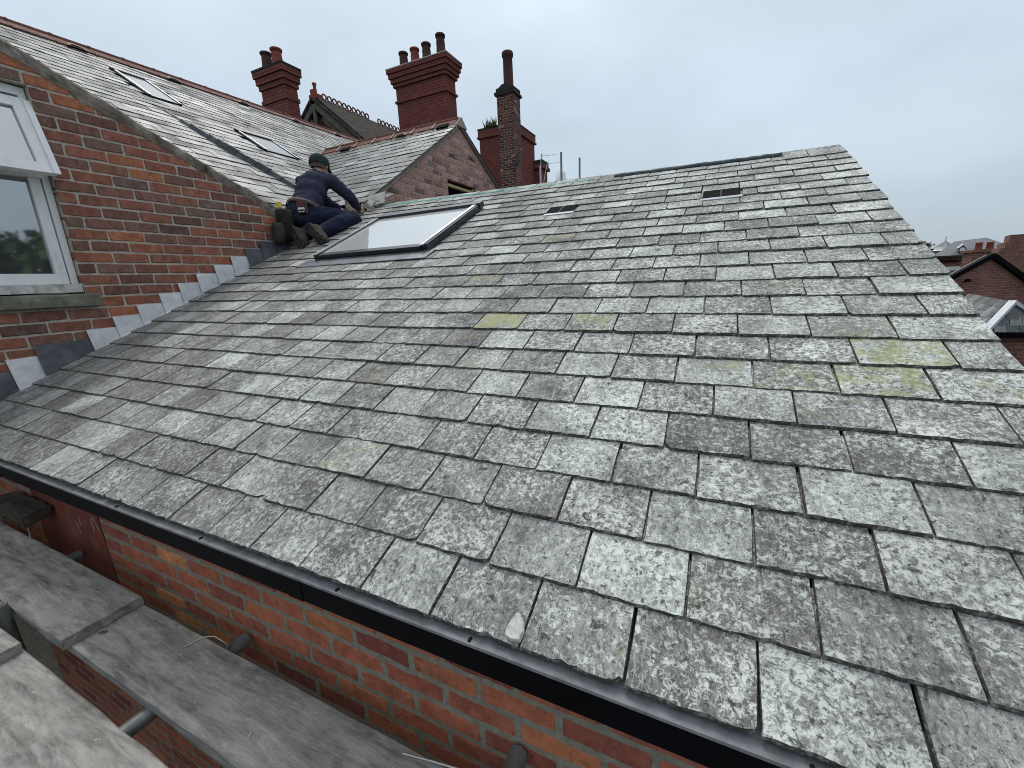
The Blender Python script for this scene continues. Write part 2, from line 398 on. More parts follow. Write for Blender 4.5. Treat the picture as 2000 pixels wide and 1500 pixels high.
class MB:
    def __init__(s): s.v = []; s.f = []; s.smooth = []; s.r = []; s.mi = {}
    def add(s, vs, fs, smooth=False, rnd=0.):
        b = len(s.v)
        s.v += [tuple(v) for v in vs]
        s.f += [tuple(i + b for i in f) for f in fs]
        s.smooth += [smooth] * len(fs)
        s.r += [rnd] * len(fs)
        return s
    def box(s, a, b, jit=0.):
        x0, y0, z0 = a; x1, y1, z1 = b
        vs = [(x, y, z) for z in (z0, z1) for y in (y0, y1) for x in (x0, x1)]
        if jit: vs = [tuple(c + U(-jit, jit) for c in v) for v in vs]
        return s.add(vs, [(0, 2, 3, 1), (4, 5, 7, 6), (0, 1, 5, 4), (2, 6, 7, 3), (0, 4, 6, 2), (1, 3, 7, 5)])
    def bar(s, p, q, w, h, up=(0, 0, 1)):
        p, q = Vector(p), Vector(q)
        d = (q - p).normalized()
        side = d.cross(Vector(up)).normalized()
        n = side.cross(d)
        vs = [e + side * (w / 2 * a) + n * (h / 2 * b) for e in (p, q) for a, b in ((-1, -1), (1, -1), (1, 1), (-1, 1))]
        return s.add(vs, [(0, 1, 2, 3)[::-1], (4, 5, 6, 7), (0, 4, 7, 3), (1, 2, 6, 5), (0, 1, 5, 4), (3, 7, 6, 2)][0:6])
    def prism(s, pts, d):
        d = Vector(d); n = len(pts)
        vs = [Vector(p) for p in pts] + [Vector(p) + d for p in pts]
        return s.add(vs, [tuple(range(n)), tuple(range(2 * n - 1, n - 1, -1))] + [(i, i + n, (i + 1) % n + n, (i + 1) % n) for i in range(n)])
    def tube(s, pts, r, seg=10, cap=True, smooth=True):
        pts = [Vector(p) for p in pts]
        rs = r if isinstance(r, (list, tuple)) else [r] * len(pts)
        rings = []
        ref = None
        for i, p in enumerate(pts):
            d = (pts[min(i + 1, len(pts) - 1)] - pts[max(i - 1, 0)]).normalized()
            if ref is None: ref = d.orthogonal().normalized()
            ref = (ref - d * ref.dot(d)).normalized()
            e = d.cross(ref)
            rings.append([p + ref * (math.cos(t) * rs[i]) + e * (math.sin(t) * rs[i]) for t in [2 * math.pi * j / seg for j in range(seg)]])
        vs = [v for rg in rings for v in rg]
        fs = [(i * seg + j, i * seg + (j + 1) % seg, (i + 1) * seg + (j + 1) % seg, (i + 1) * seg + j) for i in range(len(pts) - 1) for j in range(seg)]
        s.add(vs, fs, smooth)
        if cap: s.add(rings[0], [tuple(range(seg))[::-1]]); s.add(rings[-1], [tuple(range(seg))])
        return s
    def lathe(s, c, prof, seg=16, smooth=True):
        c = Vector(c)
        vs = [c + Vector((r * math.cos(2 * math.pi * j / seg), r * math.sin(2 * math.pi * j / seg), z)) for r, z in prof for j in range(seg)]
        fs = [(i * seg + j, i * seg + (j + 1) % seg, (i + 1) * seg + (j + 1) % seg, (i + 1) * seg + j) for i in range(len(prof) - 1) for j in range(seg)]
        return s.add(vs, fs, smooth)
    def mesh(s, name):
        m = D.meshes.new(name)
        m.from_pydata(s.v, [], s.f)
        m.polygons.foreach_set('use_smooth', s.smooth)
        for i, k in s.mi.items(): m.polygons[i].material_index = k
        if any(s.r):
            a = m.attributes.new('rnd', 'FLOAT', 'FACE')
            a.data.foreach_set('value', s.r)
        m.update()
        return m
    def build(s, name, mat, parent=None):
        m = s.mesh(name)
        m.materials.append(mat)
        bm = bmesh.new(); bm.from_mesh(m)
        bmesh.ops.recalc_face_normals(bm, faces=bm.faces)
        bm.to_mesh(m); bm.free()
        return link(D.objects.new(name, m), parent)

def frame(o, x, y, z):
    o, x, y, z = Vector(o), Vector(x), Vector(y), Vector(z)
    return Matrix(((x.x, y.x, z.x, o.x), (x.y, y.y, z.y, o.y), (x.z, y.z, z.z, o.z), (0, 0, 0, 1)))

# ------------------------------------------------------------------ slates
def slate_mesh(w, L, t, rough=1., nx=9, clip=.35):
    """one dressed slate: tail edge at y = 0, chipped bevel along the tail and the sides; origin under the middle of the tail"""
    def side(x, up):
        ys = [.02, .33 * L, .66 * L]
        return [(x + U(-.0018, .0018) * rough, y + U(-.01, .01)) for y in (ys if up else ys[::-1])]
    tail = []
    dip = [0.] * nx
    if R() < .22:
        i = random.randrange(1, nx - 1); dip[i] = U(.002, .006) * rough
    for i in range(nx):
        x = -w / 2 + w * i / (nx - 1)
        tail.append((x, U(-.0013, .0013) * rough + dip[i]))
    if R() < clip: tail[0] = (tail[0][0] + U(.003, .008), tail[0][1] + U(.003, .009))
    if R() < clip: tail[-1] = (tail[-1][0] - U(.003, .008), tail[-1][1] + U(.003, .009))
    pts = tail + side(w / 2, True) + [(w / 2 - .003, L), (-w / 2 + .003, L)] + side(-w / 2, False)
    n = len(pts)
    top = []
    for i, (x, y) in enumerate(pts):
        if i < nx: top.append((x * (1 - .004 / w), y + U(.001, .0045) * rough))
        else: top.append((x - math.copysign(.0018, x), y - (.001 if y >= L else 0)))
    h = [t * U(.3, .6) for _ in range(n)]
    b = MB()
    b.add([(x, y, 0) for x, y in pts] + [(x, y, h[i]) for i, (x, y) in enumerate(pts)] + [(x, y, t) for x, y in top],
          [tuple(range(2 * n, 3 * n))] + [(k * n + i, k * n + (i + 1) % n, (k + 1) * n + (i + 1) % n, (k + 1) * n + i) for k in (0, 1) for i in range(n)])
    b.mi = {i: 1 for i in range(1, len(b.f))}
    return b
def lay_slates(parent, spots, variants, w0, mat, limit, moss=()):
    """spots: (matrix, width scale). The ones that show largest become parts, the rest one part of joined slates"""
    spots = sorted(spots, key=lambda q: (q[0].translation - CAM).length)
    meshes = []
    for i, b in enumerate(variants):
        m = b.mesh('slate'); m.materials.append(mat); m.materials.append(M['edge']); meshes.append(m)
    res = []
    for i, (mw, ws) in enumerate(spots[:limit]):
        o = D.objects.new('slate', random.choice(meshes))
        o.matrix_basis = mw @ Matrix.Diagonal((ws, 1, 1, 1))
        link(o, parent)
        res.append(o)
    rest = spots[limit:]
    if rest:
        b = MB()
        for mw, ws in rest:
            v = random.choice(variants)
            mm = mw @ Matrix.Diagonal((ws, 1, 1, 1))
            n0 = len(b.f)
            b.add([mm @ Vector(p) for p in v.v], v.f, False, R() * .98 + .01)
            for i in range(1, len(v.f)): b.mi[n0 + i] = 1
        o = b.build('slates', mat, parent)
        o.data.materials.append(M['edge'])
        o['kind'] = 'stuff'
    return res

# ------------------------------------------------------------------ bricks
def clip_poly(poly, a, b, c):           # keep a*x + b*y <= c
    outp = []
    for i in range(len(poly)):
        p, q = poly[i], poly[(i + 1) % len(poly)]
        dp, dq = a * p[0] + b * p[1] - c, a * q[0] + b * q[1] - c
        if dp <= 0: outp.append(p)
        if (dp < 0 < dq) or (dq < 0 < dp):
            t = dp / (dp - dq)
            outp.append((p[0] + (q[0] - p[0]) * t, p[1] + (q[1] - p[1]) * t))
    return outp
def area(poly):
    return abs(sum(p[0] * q[1] - q[0] * p[1] for p, q in zip(poly, poly[1:] + poly[:1]))) / 2
def brick_from(poly, depth, jit=.0018, bev=.0035):
    n = len(poly)
    cx = sum(p[0] for p in poly) / n; cz = sum(p[1] for p in poly) / n
    P = [(x + U(-jit, jit), z + U(-jit, jit)) for x, z in poly]
    def inset(p):
        d = math.hypot(p[0] - cx, p[1] - cz) + 1e-6
        k = bev * U(.6, 1.4)
        return (p[0] - math.copysign(min(k, abs(p[0] - cx)), p[0] - cx), p[1] - math.copysign(min(k, abs(p[1] - cz)), p[1] - cz))
    I = [inset(p) for p in P]
    b = MB()
    b.add([(x, depth, z) for x, z in P] + [(x, bev, z) for x, z in P] + [(x, U(-.0008, .0008), z) for x, z in I],
          [tuple(range(2 * n, 3 * n))] + [(k * n + i, k * n + (i + 1) % n, (k + 1) * n + (i + 1) % n, (k + 1) * n + i) for k in (0, 1) for i in range(n)])
    return b
def brick_outline(w, h, soft=.004):
    xs = [-w / 2 + soft, -w / 6, w / 6, w / 2 - soft]
    return [(x, 0) for x in xs] + [(w / 2, soft), (w / 2, h - soft)] + [(x, h) for x in xs[::-1]] + [(-w / 2, h - soft), (-w / 2, soft)]
def lay_bricks(parent, fr, u0, u1, z0, z1, mat, planes=(), holes=(), ch=.0775, bl=.225, j=.0115, limit=300, depth=.1, bond='stretcher', phase=0., simple=False, every_header=0, jit=.0018):
    """courses of brick on a wall frame (x along the wall, y into it, z up); planes are half planes a*u + b*z <= c kept, holes are rectangles left open"""
    H = ch - j
    full = [brick_from(brick_outline(1., H, .004), depth, jit) for _ in range(1)]
    std, half = [], []
    for _ in range(9):
        std.append(brick_from([(-.5 * (bl - j), 0), (.5 * (bl - j), 0), (.5 * (bl - j), H), (-.5 * (bl - j), H)] if simple else brick_outline(bl - j, H), depth, jit))
        half.append(brick_from([(-.5 * (bl / 2 - j), 0), (.5 * (bl / 2 - j), 0), (.5 * (bl / 2 - j), H), (-.5 * (bl / 2 - j), H)] if simple else brick_outline(bl / 2 - j, H), depth, jit))
    ms = {}
    def mesh_of(b):
        if id(b) not in ms:
            m = b.mesh('brick'); m.materials.append(mat); ms[id(b)] = m
        return ms[id(b)]
    items = []
    k = 0
    z = z0
    while z < z1 - .3 * ch:
        hdr = every_header and k % every_header == 0
        L = bl / 2 if hdr else bl
        off = (k % 2) * L / 2 + phase
        segs = [(u0, u1)]
        for (a, b_, c, d) in holes:
            if z + H * .5 > c and z + H * .5 < d:
                ns = []
                for s0, s1 in segs:
                    if b_ <= s0 or a >= s1: ns.append((s0, s1)); continue
                    if a > s0: ns.append((s0, a))
                    if b_ < s1: ns.append((b_, s1))
                segs = ns
        for s0, s1 in segs:
            x = math.floor((s0 - off) / L) * L + off
            cuts = [s0]
            while x < s1:
                if x > s0 + .05 and x < s1 - .05: cuts.append(x)
                x += L
            cuts.append(s1)
            for a, b_ in zip(cuts, cuts[1:]):
                items.append((a, b_, z))
        z += ch; k += 1
    placed = []
    for a, b_, z in items:
        wv = b_ - a - j
        poly = [(a + j / 2, z), (b_ - j / 2, z), (b_ - j / 2, z + H), (a + j / 2, z + H)]
        full_a = area(poly)
        cp = poly
        for pl in planes: cp = clip_poly(cp, *pl) if len(cp) > 2 else cp
        if len(cp) < 3 or area(cp) < .12 * full_a: continue
        cx = (a + b_) / 2
        y = U(-.0015, .002)
        if area(cp) < full_a * .995:
            q = brick_from([(px - cx, pz - z) for px, pz in cp], depth, jit)
            placed.append((q, fr @ Matrix.Translation((cx, y, z)), 1., True))
        else:
            src = std if wv > .75 * (bl - j) else half
            base = (bl - j) if src is std else (bl / 2 - j)
            placed.append((random.choice(src), fr @ Matrix.Translation((cx, y, z)) @ Matrix.Rotation(U(-.006, .006), 4, 'Y'), wv / base, False))
    placed.sort(key=lambda q: (q[1].translation - CAM).length)
    for q, mw, sx, uniq in placed[:limit]:
        o = D.objects.new('brick', mesh_of(q))
        o.matrix_basis = mw @ Matrix.Diagonal((sx, 1, 1, 1))
        link(o, parent)
    rest = placed[limit:]
    if rest:
        b = MB()
        for q, mw, sx, uniq in rest:
            mm = mw @ Matrix.Diagonal((sx, 1, 1, 1))
            b.add([mm @ Vector(p) for p in q.v], q.f, False, R() * .98 + .01)
        o = b.build('brickwork', mat, parent)
        o['kind'] = 'stuff'
    return len(placed)
FX = frame((0, 0, 0), (0, 1, 0), (-1, 0, 0), (0, 0, 1))       # a wall that faces +X
def FY(y): return frame((0, y, 0), (1, 0, 0), (0, 1, 0), (0, 0, 1))    # a wall that faces -Y
def FXat(x): return frame((x, 0, 0), (0, 1, 0), (-1, 0, 0), (0, 0, 1))

# ------------------------------------------------------------------ ground
g = MB().add([(-600, -600, -6), (600, -600, -6), (600, 900, -6), (-600, 900, -6)], [(0, 1, 2, 3)]).build('ground', M['ground'])
tag(g, kind='structure')

# ================================================================== the low extension with the old slate roof
RP = 0.430496
CP, SP = math.cos(RP), math.sin(RP)
G = .148
XR = 4.80
def warp(x): return 1 + .084 * (1 - x / XR)
def roof(x, s, h=0.):
    q = s * warp(x)
    h -= .022                                                # the tops of the slates, not the deck, lie on the measured plane
    return Vector((x, q * CP - h * SP, q * SP + h * CP))
ES, EN = Vector((0, CP, SP)), Vector((0, -SP, CP))
def a_height(x): return 1.3 - .627 * x                        # the big roof behind, z over x (x <= 0)

ext = thing('brick_extension', (2.4, 1.8, -6), 'low brick extension with a weathered lichened grey slate roof across the foreground', 'building')
# deck under the slates and the hidden far slope
b = MB()
N = 12
xs = [-.62 + (XR - .03 + .62) * i / N for i in range(N + 1)]
for x0, x1 in zip(xs, xs[1:]):
    s0 = 2.6 if x1 <= .02 else .03
    b.add([roof(x0, s0, -.012), roof(x1, s0, -.012), roof(x1, 3.70, -.012), roof(x0, 3.70, -.012)], [(0, 1, 2, 3)])
b.build('roof_deck', M['darkteal'], ext)
b = MB()
ra, rb = roof(-.62, 3.72, -.02), roof(XR - .02, 3.72, -.02)
b.add([ra, rb, rb + Vector((0, 3.2, -1.5)), ra + Vector((0, 3.2, -1.5))], [(0, 1, 2, 3)])
b.build('far_slope', M['nslate'], ext)

KILL = [(0.79, 2.065, 2.12, 3.14), (2.79, 3.035, 2.80, 2.97), (3.905, 4.15, 2.80, 2.97)]       # roof window and two vents
def slate_spots():
    spots = []
    for k in range(25):
        s = k * G
        z = roof(0, s).z
        xl = 0.015
        y = roof(0, s + .1).y
        if y > 2.5: xl = max(-.6, min(0.0, (1.3 - (s + .1) * warp(0) * SP) / .627 + .02))
        segs = [(xl, XR + U(-.008, .008))]
        for a, b_, c, d in KILL:
            if c - G * .55 < s < d - G * .3:
                ns = []
                for p, q in segs:
                    if p < a < q: ns.append((p, a))
                    if p < b_ < q: ns.append((b_, q))
                    if b_ <= p or a >= q: ns.append((p, q))
                segs = ns
        for x0, x1 in segs:
            x = x1
            first = x1 > XR - .1
            while x > x0 + .06:
                ww = U(.208, .234)
                if first: ww = (.118 + U(-.012, .012)) if k % 2 else .222 + U(-.012, .012)
                first = False
                if x - ww < x0 + .07: ww = x - x0
                spots.append((k, s, x - ww / 2, ww))
                x -= ww
    return spots
raw = slate_spots()
variants = [slate_mesh(.22, .285, U(.0095, .0130), 1., 13, .07) for _ in range(26)]
sp = []
for k, s, x, ww in raw:
    lift = U(.014, .0185)
    o = roof(x, s + U(-.0018, .0018) + (U(-.006, .002) if R() < .06 else 0), lift)
    tilt = -math.asin(lift / .29) + U(-.0025, .0025)
    m = frame(o, (1, 0, 0), ES, EN) @ Matrix.Rotation(U(-.006, .006), 4, 'Z') @ Matrix.Rotation(tilt, 4, 'X') @ Matrix.Rotation(U(-.005, .005), 4, 'Y') @ Matrix.Diagonal((1, warp(x), 1, 1))
    sp.append((m, (ww - U(.0015, .004)) / .22, x, s))
MOSS = [(3.077, 1.282, 1.1), (3.511, 1.291, 1.), (4.492, .904, 1), (4.272, .886, .6), (4.526, 1.038, .9), (4.054, .883, .4), (3.165, 2.275, .7), (2.725, 1.702, .7), (3.133, .996, .45),
        (2.825, .355, .45), (2.976, .349, .4), (4.672, .907, .35), (3.199, .887, .35), (3.533, 3.834, .5), (3.62, .66, .2), (3.4, 2.45, .4), (3.3, 2.6, .4)]
# every slate is a part as long as it is among the 300 that show largest; those with yellow lichen keep their own mesh tag
key = lambda q: (q[0].translation - CAM).length
sp.sort(key=key)
slates = lay_slates(ext, [(q[0], q[1]) for q in sp], variants, .22, M['slate'], 300)
for o in slates:
    c = o.matrix_basis.translation
    o['moss'] = U(.2, .5) if R() < .13 and 2.3 < c.x < 4.75 and .6 < c.y < 2.8 else 0.0
for mx_, ms_, a in MOSS:
    p = roof(mx_, ms_ - .06, .01)
    c = min(slates, key=lambda o: (o.matrix_basis.translation - p).length)
    c['moss'] = a
# ridge course cap slates and the membrane lying over the ridge
for x0, x1, mat, lift in ((-.30, 2.02, 'teal', .014), (2.02, 2.98, 'teal', .010), (3.16, 4.42, 'darkteal', .024)):
    b = MB()
    n = 26
    prof = [(-.04, .0), (-.012, .010), (.02, .002), (.10, -.06)]
    vs = []
    for i in range(n + 1):
        x = x0 + (x1 - x0) * i / n
        for ds, h in prof:
            jj = U(-.006, .006)
            q = roof(x, 3.70 + ds + jj, h + lift + U(-.003, .003) + (.006 if ds > -.03 else 0))
            vs.append(q)
    m_ = len(prof)
    b.add(vs, [(i * m_ + j_, (i + 1) * m_ + j_, (i + 1) * m_ + j_ + 1, i * m_ + j_ + 1) for i in range(n) for j_ in range(m_ - 1)], True)
    o = b.build('ridge_membrane', M[mat], ext)
    sm = o.modifiers.new('thick', 'SOLIDIFY'); sm.thickness = .004
# front wall, painted pier, fascia, eaves tray
YW = .12
wall = MB().box((0.0, YW + .0025, -6), (XR - .08, YW + .22, -.045)).build('front_wall', M['fmortar'], ext)
lay_bricks(wall, FY(YW), 1.46, XR - .10, -.128 - 24 * .0775, -.06, M['fbrick'], ch=.0775, j=.0175, limit=300, depth=.09, phase=.04, jit=.0036)
lay_bricks(wall, FY(YW), 0.02, 1.46, -1.24 - 16 * .0775, -1.24, M['fbrick'], ch=.0775, j=.0175, limit=0, depth=.09, phase=.1)
lay_bricks(wall, FY(YW), 0.02, .70, -.128 - 10 * .0775, -.06, M['fbrick'], ch=.0775, j=.0175, limit=0, depth=.09, phase=.1)
b = MB()
n = 14
vs = []
for i in range(n + 1):
    for k in range(9):
        vs.append((.70 + .762 * i / n, YW + .0005 + U(-.0015, .0015), -.06 - 1.2 * k / 8))
b.add(vs, [(i * 9 + k, i * 9 + k + 1, (i + 1) * 9 + k + 1, (i + 1) * 9 + k) for i in range(n) for k in range(8)], True)
pier = b.build('painted_masonry', M['paintred'], ext)
pier.modifiers.new('thick', 'SOLIDIFY').thickness = .003
b = MB()
for x, z0, l, tl in ((.98, -.17, .10, .03), (1.27, -.16, .18, .03), (1.25, -.27, .10, -.12), (1.10, -.2, .05, .35), (1.38, -.3, .14, .02), (1.40, -.28, .07, .5), (.86, -.22, .05, .4), (1.2, -.36, .06, .3)):
    b.bar((x, YW - .0015, z0), (x + l * tl, YW - .0015, z0 - l), .0035, .002, (0, 1, 0))
b.build('mortar_smear', M['chip'], pier)
tag(pier, 'stretch of wall painted dark red and scratched')
b = MB()
b.prism([(0.0, -.0125, -.0185), (0.0, .004, -.0185), (0.0, .004, -.090), (0.0, -.0125, -.090)], (XR + .0, 0, 0))
b.box((0.0, .0041, -.090), (XR, YW - .001, -.084))
b.build('fascia', M['black'], ext)
b = MB()
n = 60
vs = []
for i in range(n + 1):
    x = XR * i / n
    dd = mnoise.noise((x * 3.1, 0, 0)) * .0012
    vs += [(x, .10, .012), (x, .012, -.0185 + dd), (x, -.006, -.0178 + dd), (x, -.0160, -.0174 + dd), (x, -.0160, -.0225)]
b.add(vs, [(i * 5 + k, i * 5 + k + 1, (i + 1) * 5 + k + 1, (i + 1) * 5 + k) for i in range(n) for k in range(4)], False)
b.build('eaves_tray', M['traygrey'], ext).modifiers.new('thick', 'SOLIDIFY').thickness = .002
b = MB()
b.prism([(XR - .30, YW, -.03), (XR - .30, 3.35, 1.47), (XR - .30, 6.5, 0.0), (XR - .30, 6.5, -6), (XR - .30, YW, -6)], (.22, 0, 0))
b.build('side_wall', M['farbrick_side'], ext)
b = MB()
b.box((0.0, 6.3, -6), (XR - .1, 6.5, -.05))
b.build('rear_wall', M['farbrick'], ext)
b = MB()
for x in (2.096, 2.62, 3.209, 3.601, 4.21):
    b.box((x - .003, -.0125, -.0178), (x + .003, -.002, -.0125)).tube([(x, -.010, -.018), (x + .002, -.0195, -.026)], .0016, 6)
b.build('nail', M['void'], ext)
for x in (.9, 3.02):
    MB().box((x, -.0145, -.0905), (x + .055, -.0127, -.0235)).build('fascia_joint', M['black'], ext)
# roof window
sk = thing('roof_window_pivot', (0, 0, 0), None, None)
D.objects.remove(sk)
def roof_window(parent, fr, W, Hh, h, bar, name='roof_window', glass='glass'):
    """frame bars stand h over the roof (local x across, y up-slope, z out)"""
    t = lambda p: fr @ Vector(p)
    def bx(a, b_): 
        k = MB().box(a, b_); k.v = [tuple(t(v)) for v in k.v]; return k
    root = bx((0, 0, -.03), (W, Hh, h * .35)).build(name, M['alu'], parent)
    bx((0, 0, h * .352), (bar, Hh - bar * 1.2, h)).build('frame_bar', M['alu'], root)
    bx((W - bar, 0, h * .352), (W, Hh - bar * 1.2, h)).build('frame_bar', M['alu'], root)
    bx((-.012, Hh - bar * 1.18, h * .352), (W + .012, Hh + .012, h + .012)).build('top_cover', M['alu'], root)
    bx((bar + .002, -.012, h * .36), (W - bar - .002, bar * .8, h - .008)).build('bottom_bar', M['alu'], root)
    bx((bar * .98, bar * .78, h * .6), (W - bar * .98, Hh - bar * 1.16, h * .80)).build('pane', M[glass], root)
    bx((bar * .4, -.018, h * .98), (bar * 1.02, Hh - bar * 1.2, h + .006)).build('sheen_strip', M['alulite'], root)  # pale strips stand in for the sky's sheen on the bar tops
    bx((W - bar * 1.02, -.018, h * .98), (W - bar * .4, Hh - bar * 1.2, h + .006)).build('sheen_strip', M['alulite'], root)
    return root
SWO = roof(.82, 2.185, .012)
swfr = frame(SWO, (1, -.012, 0), ES, EN)
sw = roof_window(ext, swfr, 1.235, .985, .058, .058)
tag(sw, 'large dark framed roof window reflecting the white sky')
def rb_box(a, b_, fr):
    k = MB().box(a, b_); k.v = [tuple(fr @ Vector(v)) for v in k.v]; return k
rb_box((-.10, -.15, .008), (1.295, .0, .013), swfr).build('apron_flashing', M['dlead'], sw)
rb_box((1.237, -.05, -.004), (1.28, 1.03, .002), swfr).build('side_flashing', M['dlead'], sw)
rb_box((-.05, -.05, -.004), (-.002, 1.03, .002), swfr).build('side_flashing', M['dlead'], sw)
for vx in (2.805, 3.92):
    vf = frame(roof(vx, 2.812, .029), (1, 0, 0), ES, EN)
    v_ = rb_box((0, -.005, -.004), (.215, .15, -.001), vf).build('roof_vent', M['void'], ext)
    rb_box((-.012, -.042, -.009), (.228, -.0055, -.002), vf).build('vent_flange', M['ventgrey'], v_)
    rb_box((.103, .0, -.0008), (.108, .15, .002), vf).build('vent_rib', M['alu'], v_)
    rb_box((-.012, .0, -.0038), (-.002, .15, .004), vf).build('vent_edge', M['dlead'], v_)
# stepped lead flashing along the wall of the house
FL = [(.02, .222, 0), (.19, .295, 0), (.353, .368, 1), (.491, .440, 0), (.77, .509, 2), (.934, .588, 2), (1.097, .661, 2), (1.262, .741, 2), (1.412, .818, 2), (1.566, .892, 1), (1.727, .966, 2), (1.888, 1.044, 1), (2.039, 1.118, 0), (2.2, 1.186, 0), (2.36, 1.262, 0)]
for i, (y, z, tone) in enumerate(FL):
    y1 = FL[i + 1][0] if i + 1 < len(FL) else 2.50
    rz = lambda yy: yy * SP / CP + .000
    e = .008 if i + 1 < len(FL) else 0
    x = .009
    y1 = y1 + .018
    w0_, w1_ = .009, -.001
    pts = [(x + w0_, y, z), (x + w1_, y1, z + .004), (x + w1_ + .001, y1 + .022, rz(y1 + .022)), (x + w1_ + .008, y1 + .022, rz(y1 + .022) - .004), (x + w0_ + .008, y + .018, rz(y + .018) - .004), (x + w0_ + .001, y + .018, rz(y + .018))]
    b = MB().add(pts, [(0, 1, 2, 5), (5, 2, 3, 4)])
    # top edge tucked into the joint
    b.add([(x + w0_, y, z), (x + w1_, y1, z + .004), (-.02, y1, z + .006), (-.02, y, z + .002)], [(0, 1, 2, 3)])
    o = b.build('lead_flashing', M['dlead'] if tone in (0,) else M['lead'], ext)
    o.modifiers.new('thick', 'SOLIDIFY').thickness = .0035

# ================================================================== the brick house on the left
house = thing('brick_house', (-2, 2, -6), 'old red brick house with a sloping gable wall and long pale slate roof behind it', 'building')
cop = lambda y: 2.286 - .4505 * (y - .768)                   # top edge of the gable coping
core = MB()
core.prism([(-.007, .832, -6), (-.007, 2.485, -6), (-.007, 2.485, cop(2.485) - .04), (-.007, .832, cop(.832) - .04)], (-.22, 0, 0))
core.prism([(-.007, -2.5, -6), (-.007, .832, -6), (-.007, .832, .762), (-.007, -2.5, .762)], (-.22, 0, 0))
core.prism([(-.007, -1.0, 2.062), (-.007, .832, 2.062), (-.007, .832, cop(.832) - .04), (-.007, -1.0, cop(-1.0) - .04)], (-.22, 0, 0))
core.prism([(-.007, -2.5, .762), (-.007, -1.0, .762), (-.007, -1.0, 2.8), (-.007, -2.5, 2.4)], (-.22, 0, 0))
gw = core.build('gable_wall', M['mortar'], house)
# roof line and coping cut the courses; the opening of the window stays free
lay_bricks(gw, FX, -1.0, 2.49, .285 - 2 * .0775, 2.75, M['brick'], planes=[(.4505, 1., 2.286 + .4505 * .768 - .062), (.459, -1., .10)],
           holes=[(-1.2, .826, .745, 2.055), (-1.2, .885, .672, .775)], ch=.0775, j=.0142, limit=300, depth=.105, phase=.03, jit=.003)
b = MB()
n = 130
vs = []
for i in range(n + 1):
    y = -1.0 + 3.52 * i / n
    wv = mnoise.noise((y * 3, 0, 0)) * .010 + mnoise.noise((y * 14, 3, 0)) * .007
    wide = .080 + mnoise.noise((y * 4, 5, 0)) * .030 + mnoise.noise((y * 17, 5, 0)) * .016 + U(-.006, .006)
    zt = cop(y) + wv + U(-.004, .004)
    vs += [(-.30, y, zt + .0), (.012 + U(-.004, .004), y, zt + U(-.003, .003)), (.022 + U(-.004, .006), y, zt - .018 + U(-.004, .004)), (.017 + U(-.005, .005), y, zt - wide * .6), (.002, y, zt - wide), (-.20, y, zt - wide)]
b.add(vs, [(i * 6 + k, i * 6 + k + 1, (i + 1) * 6 + k + 1, (i + 1) * 6 + k) for i in range(n) for k in range(5)], False)
b.add(vs[-6:], [(0, 1, 2, 3, 4, 5)])
b.build('coping', M['coping'], house)
# window: outer frame, opening top light hung out, lower sash, stone sill
win = MB().box((-.13, -1.0, 2.0), (-.052, .826, 2.05)).box((-.13, .790, .78), (-.05, .826, 2.0)).box((-.13, -1.0, 1.515), (-.045, .7895, 1.575)).build('window', M['white'], house)
MB().box((-.13, -1., .773), (-.01, .829, .832), .003).build('sill_board', M['dirtwhite'], win)
b = MB().box((-.105, .728, .905), (-.058, .783, 1.513)).box((-.105, -1, .834), (-.056, .783, .904))
b.build('lower_sash', M['white'], win)
MB().box((-.088, -1, .9), (-.084, .735, 1.514)).build('pane', M['wglass'], win)
MB().box((-.19, -1, .84), (-.14, .80, 2.04)).build('dark_room_sheet', M['void'], win)  # black sheet painted in for the unlit room behind the panes
t0, t1 = Vector((-.045, 0, 1.985)), Vector((.115, 0, 1.525))
dv = (t1 - t0); nv = Vector((dv.z, 0, -dv.x)).normalized() * -1
def q(y, f, h=0.): 
    p = t0 + dv * f + nv * h
    return (p.x, y, p.z)
def vbar(y0, y1, f0, f1, h0, h1):
    return [q(y, f, h) for h in (h0, h1) for f in (f0, f1) for y in (y0, y1)]
BF = [(0, 2, 3, 1), (4, 5, 7, 6), (0, 1, 5, 4), (2, 6, 7, 3), (0, 4, 6, 2), (1, 3, 7, 5)]
b = MB().add(vbar(.745, .818, 0, 1., -.04, 0), BF).add(vbar(-1, .7448, .87, 1., -.04, -.001), BF).add(vbar(-1, .7448, 0, .13, -.04, -.001), BF)
b.add(vbar(.800, .832, .03, 1.01, -.002, .012), BF)
b.build('top_light', M['white'], win)
MB().add(vbar(-1, .746, .125, .875, -.024, -.020), BF).build('pane', M['wglass'], win)
b = MB()
n = 20
vs = []
for i in range(n + 1):
    y = -1.0 + 1.886 * i / n
    for x, z in ((-.13, .772), (.035, .764), (.050, .755), (.047, .682), (.03, .676), (-.10, .676)):
        vs.append((x + U(-.003, .003), y, z + U(-.0025, .0025)))
b.add(vs, [(i * 6 + k, (i + 1) * 6 + k, (i + 1) * 6 + (k + 1) % 6, i * 6 + (k + 1) % 6) for i in range(n) for k in range(6)])
b.add(vs[-6:], [(0, 1, 2, 3, 4, 5)])
b.build('stone_sill', M['stone'], house)

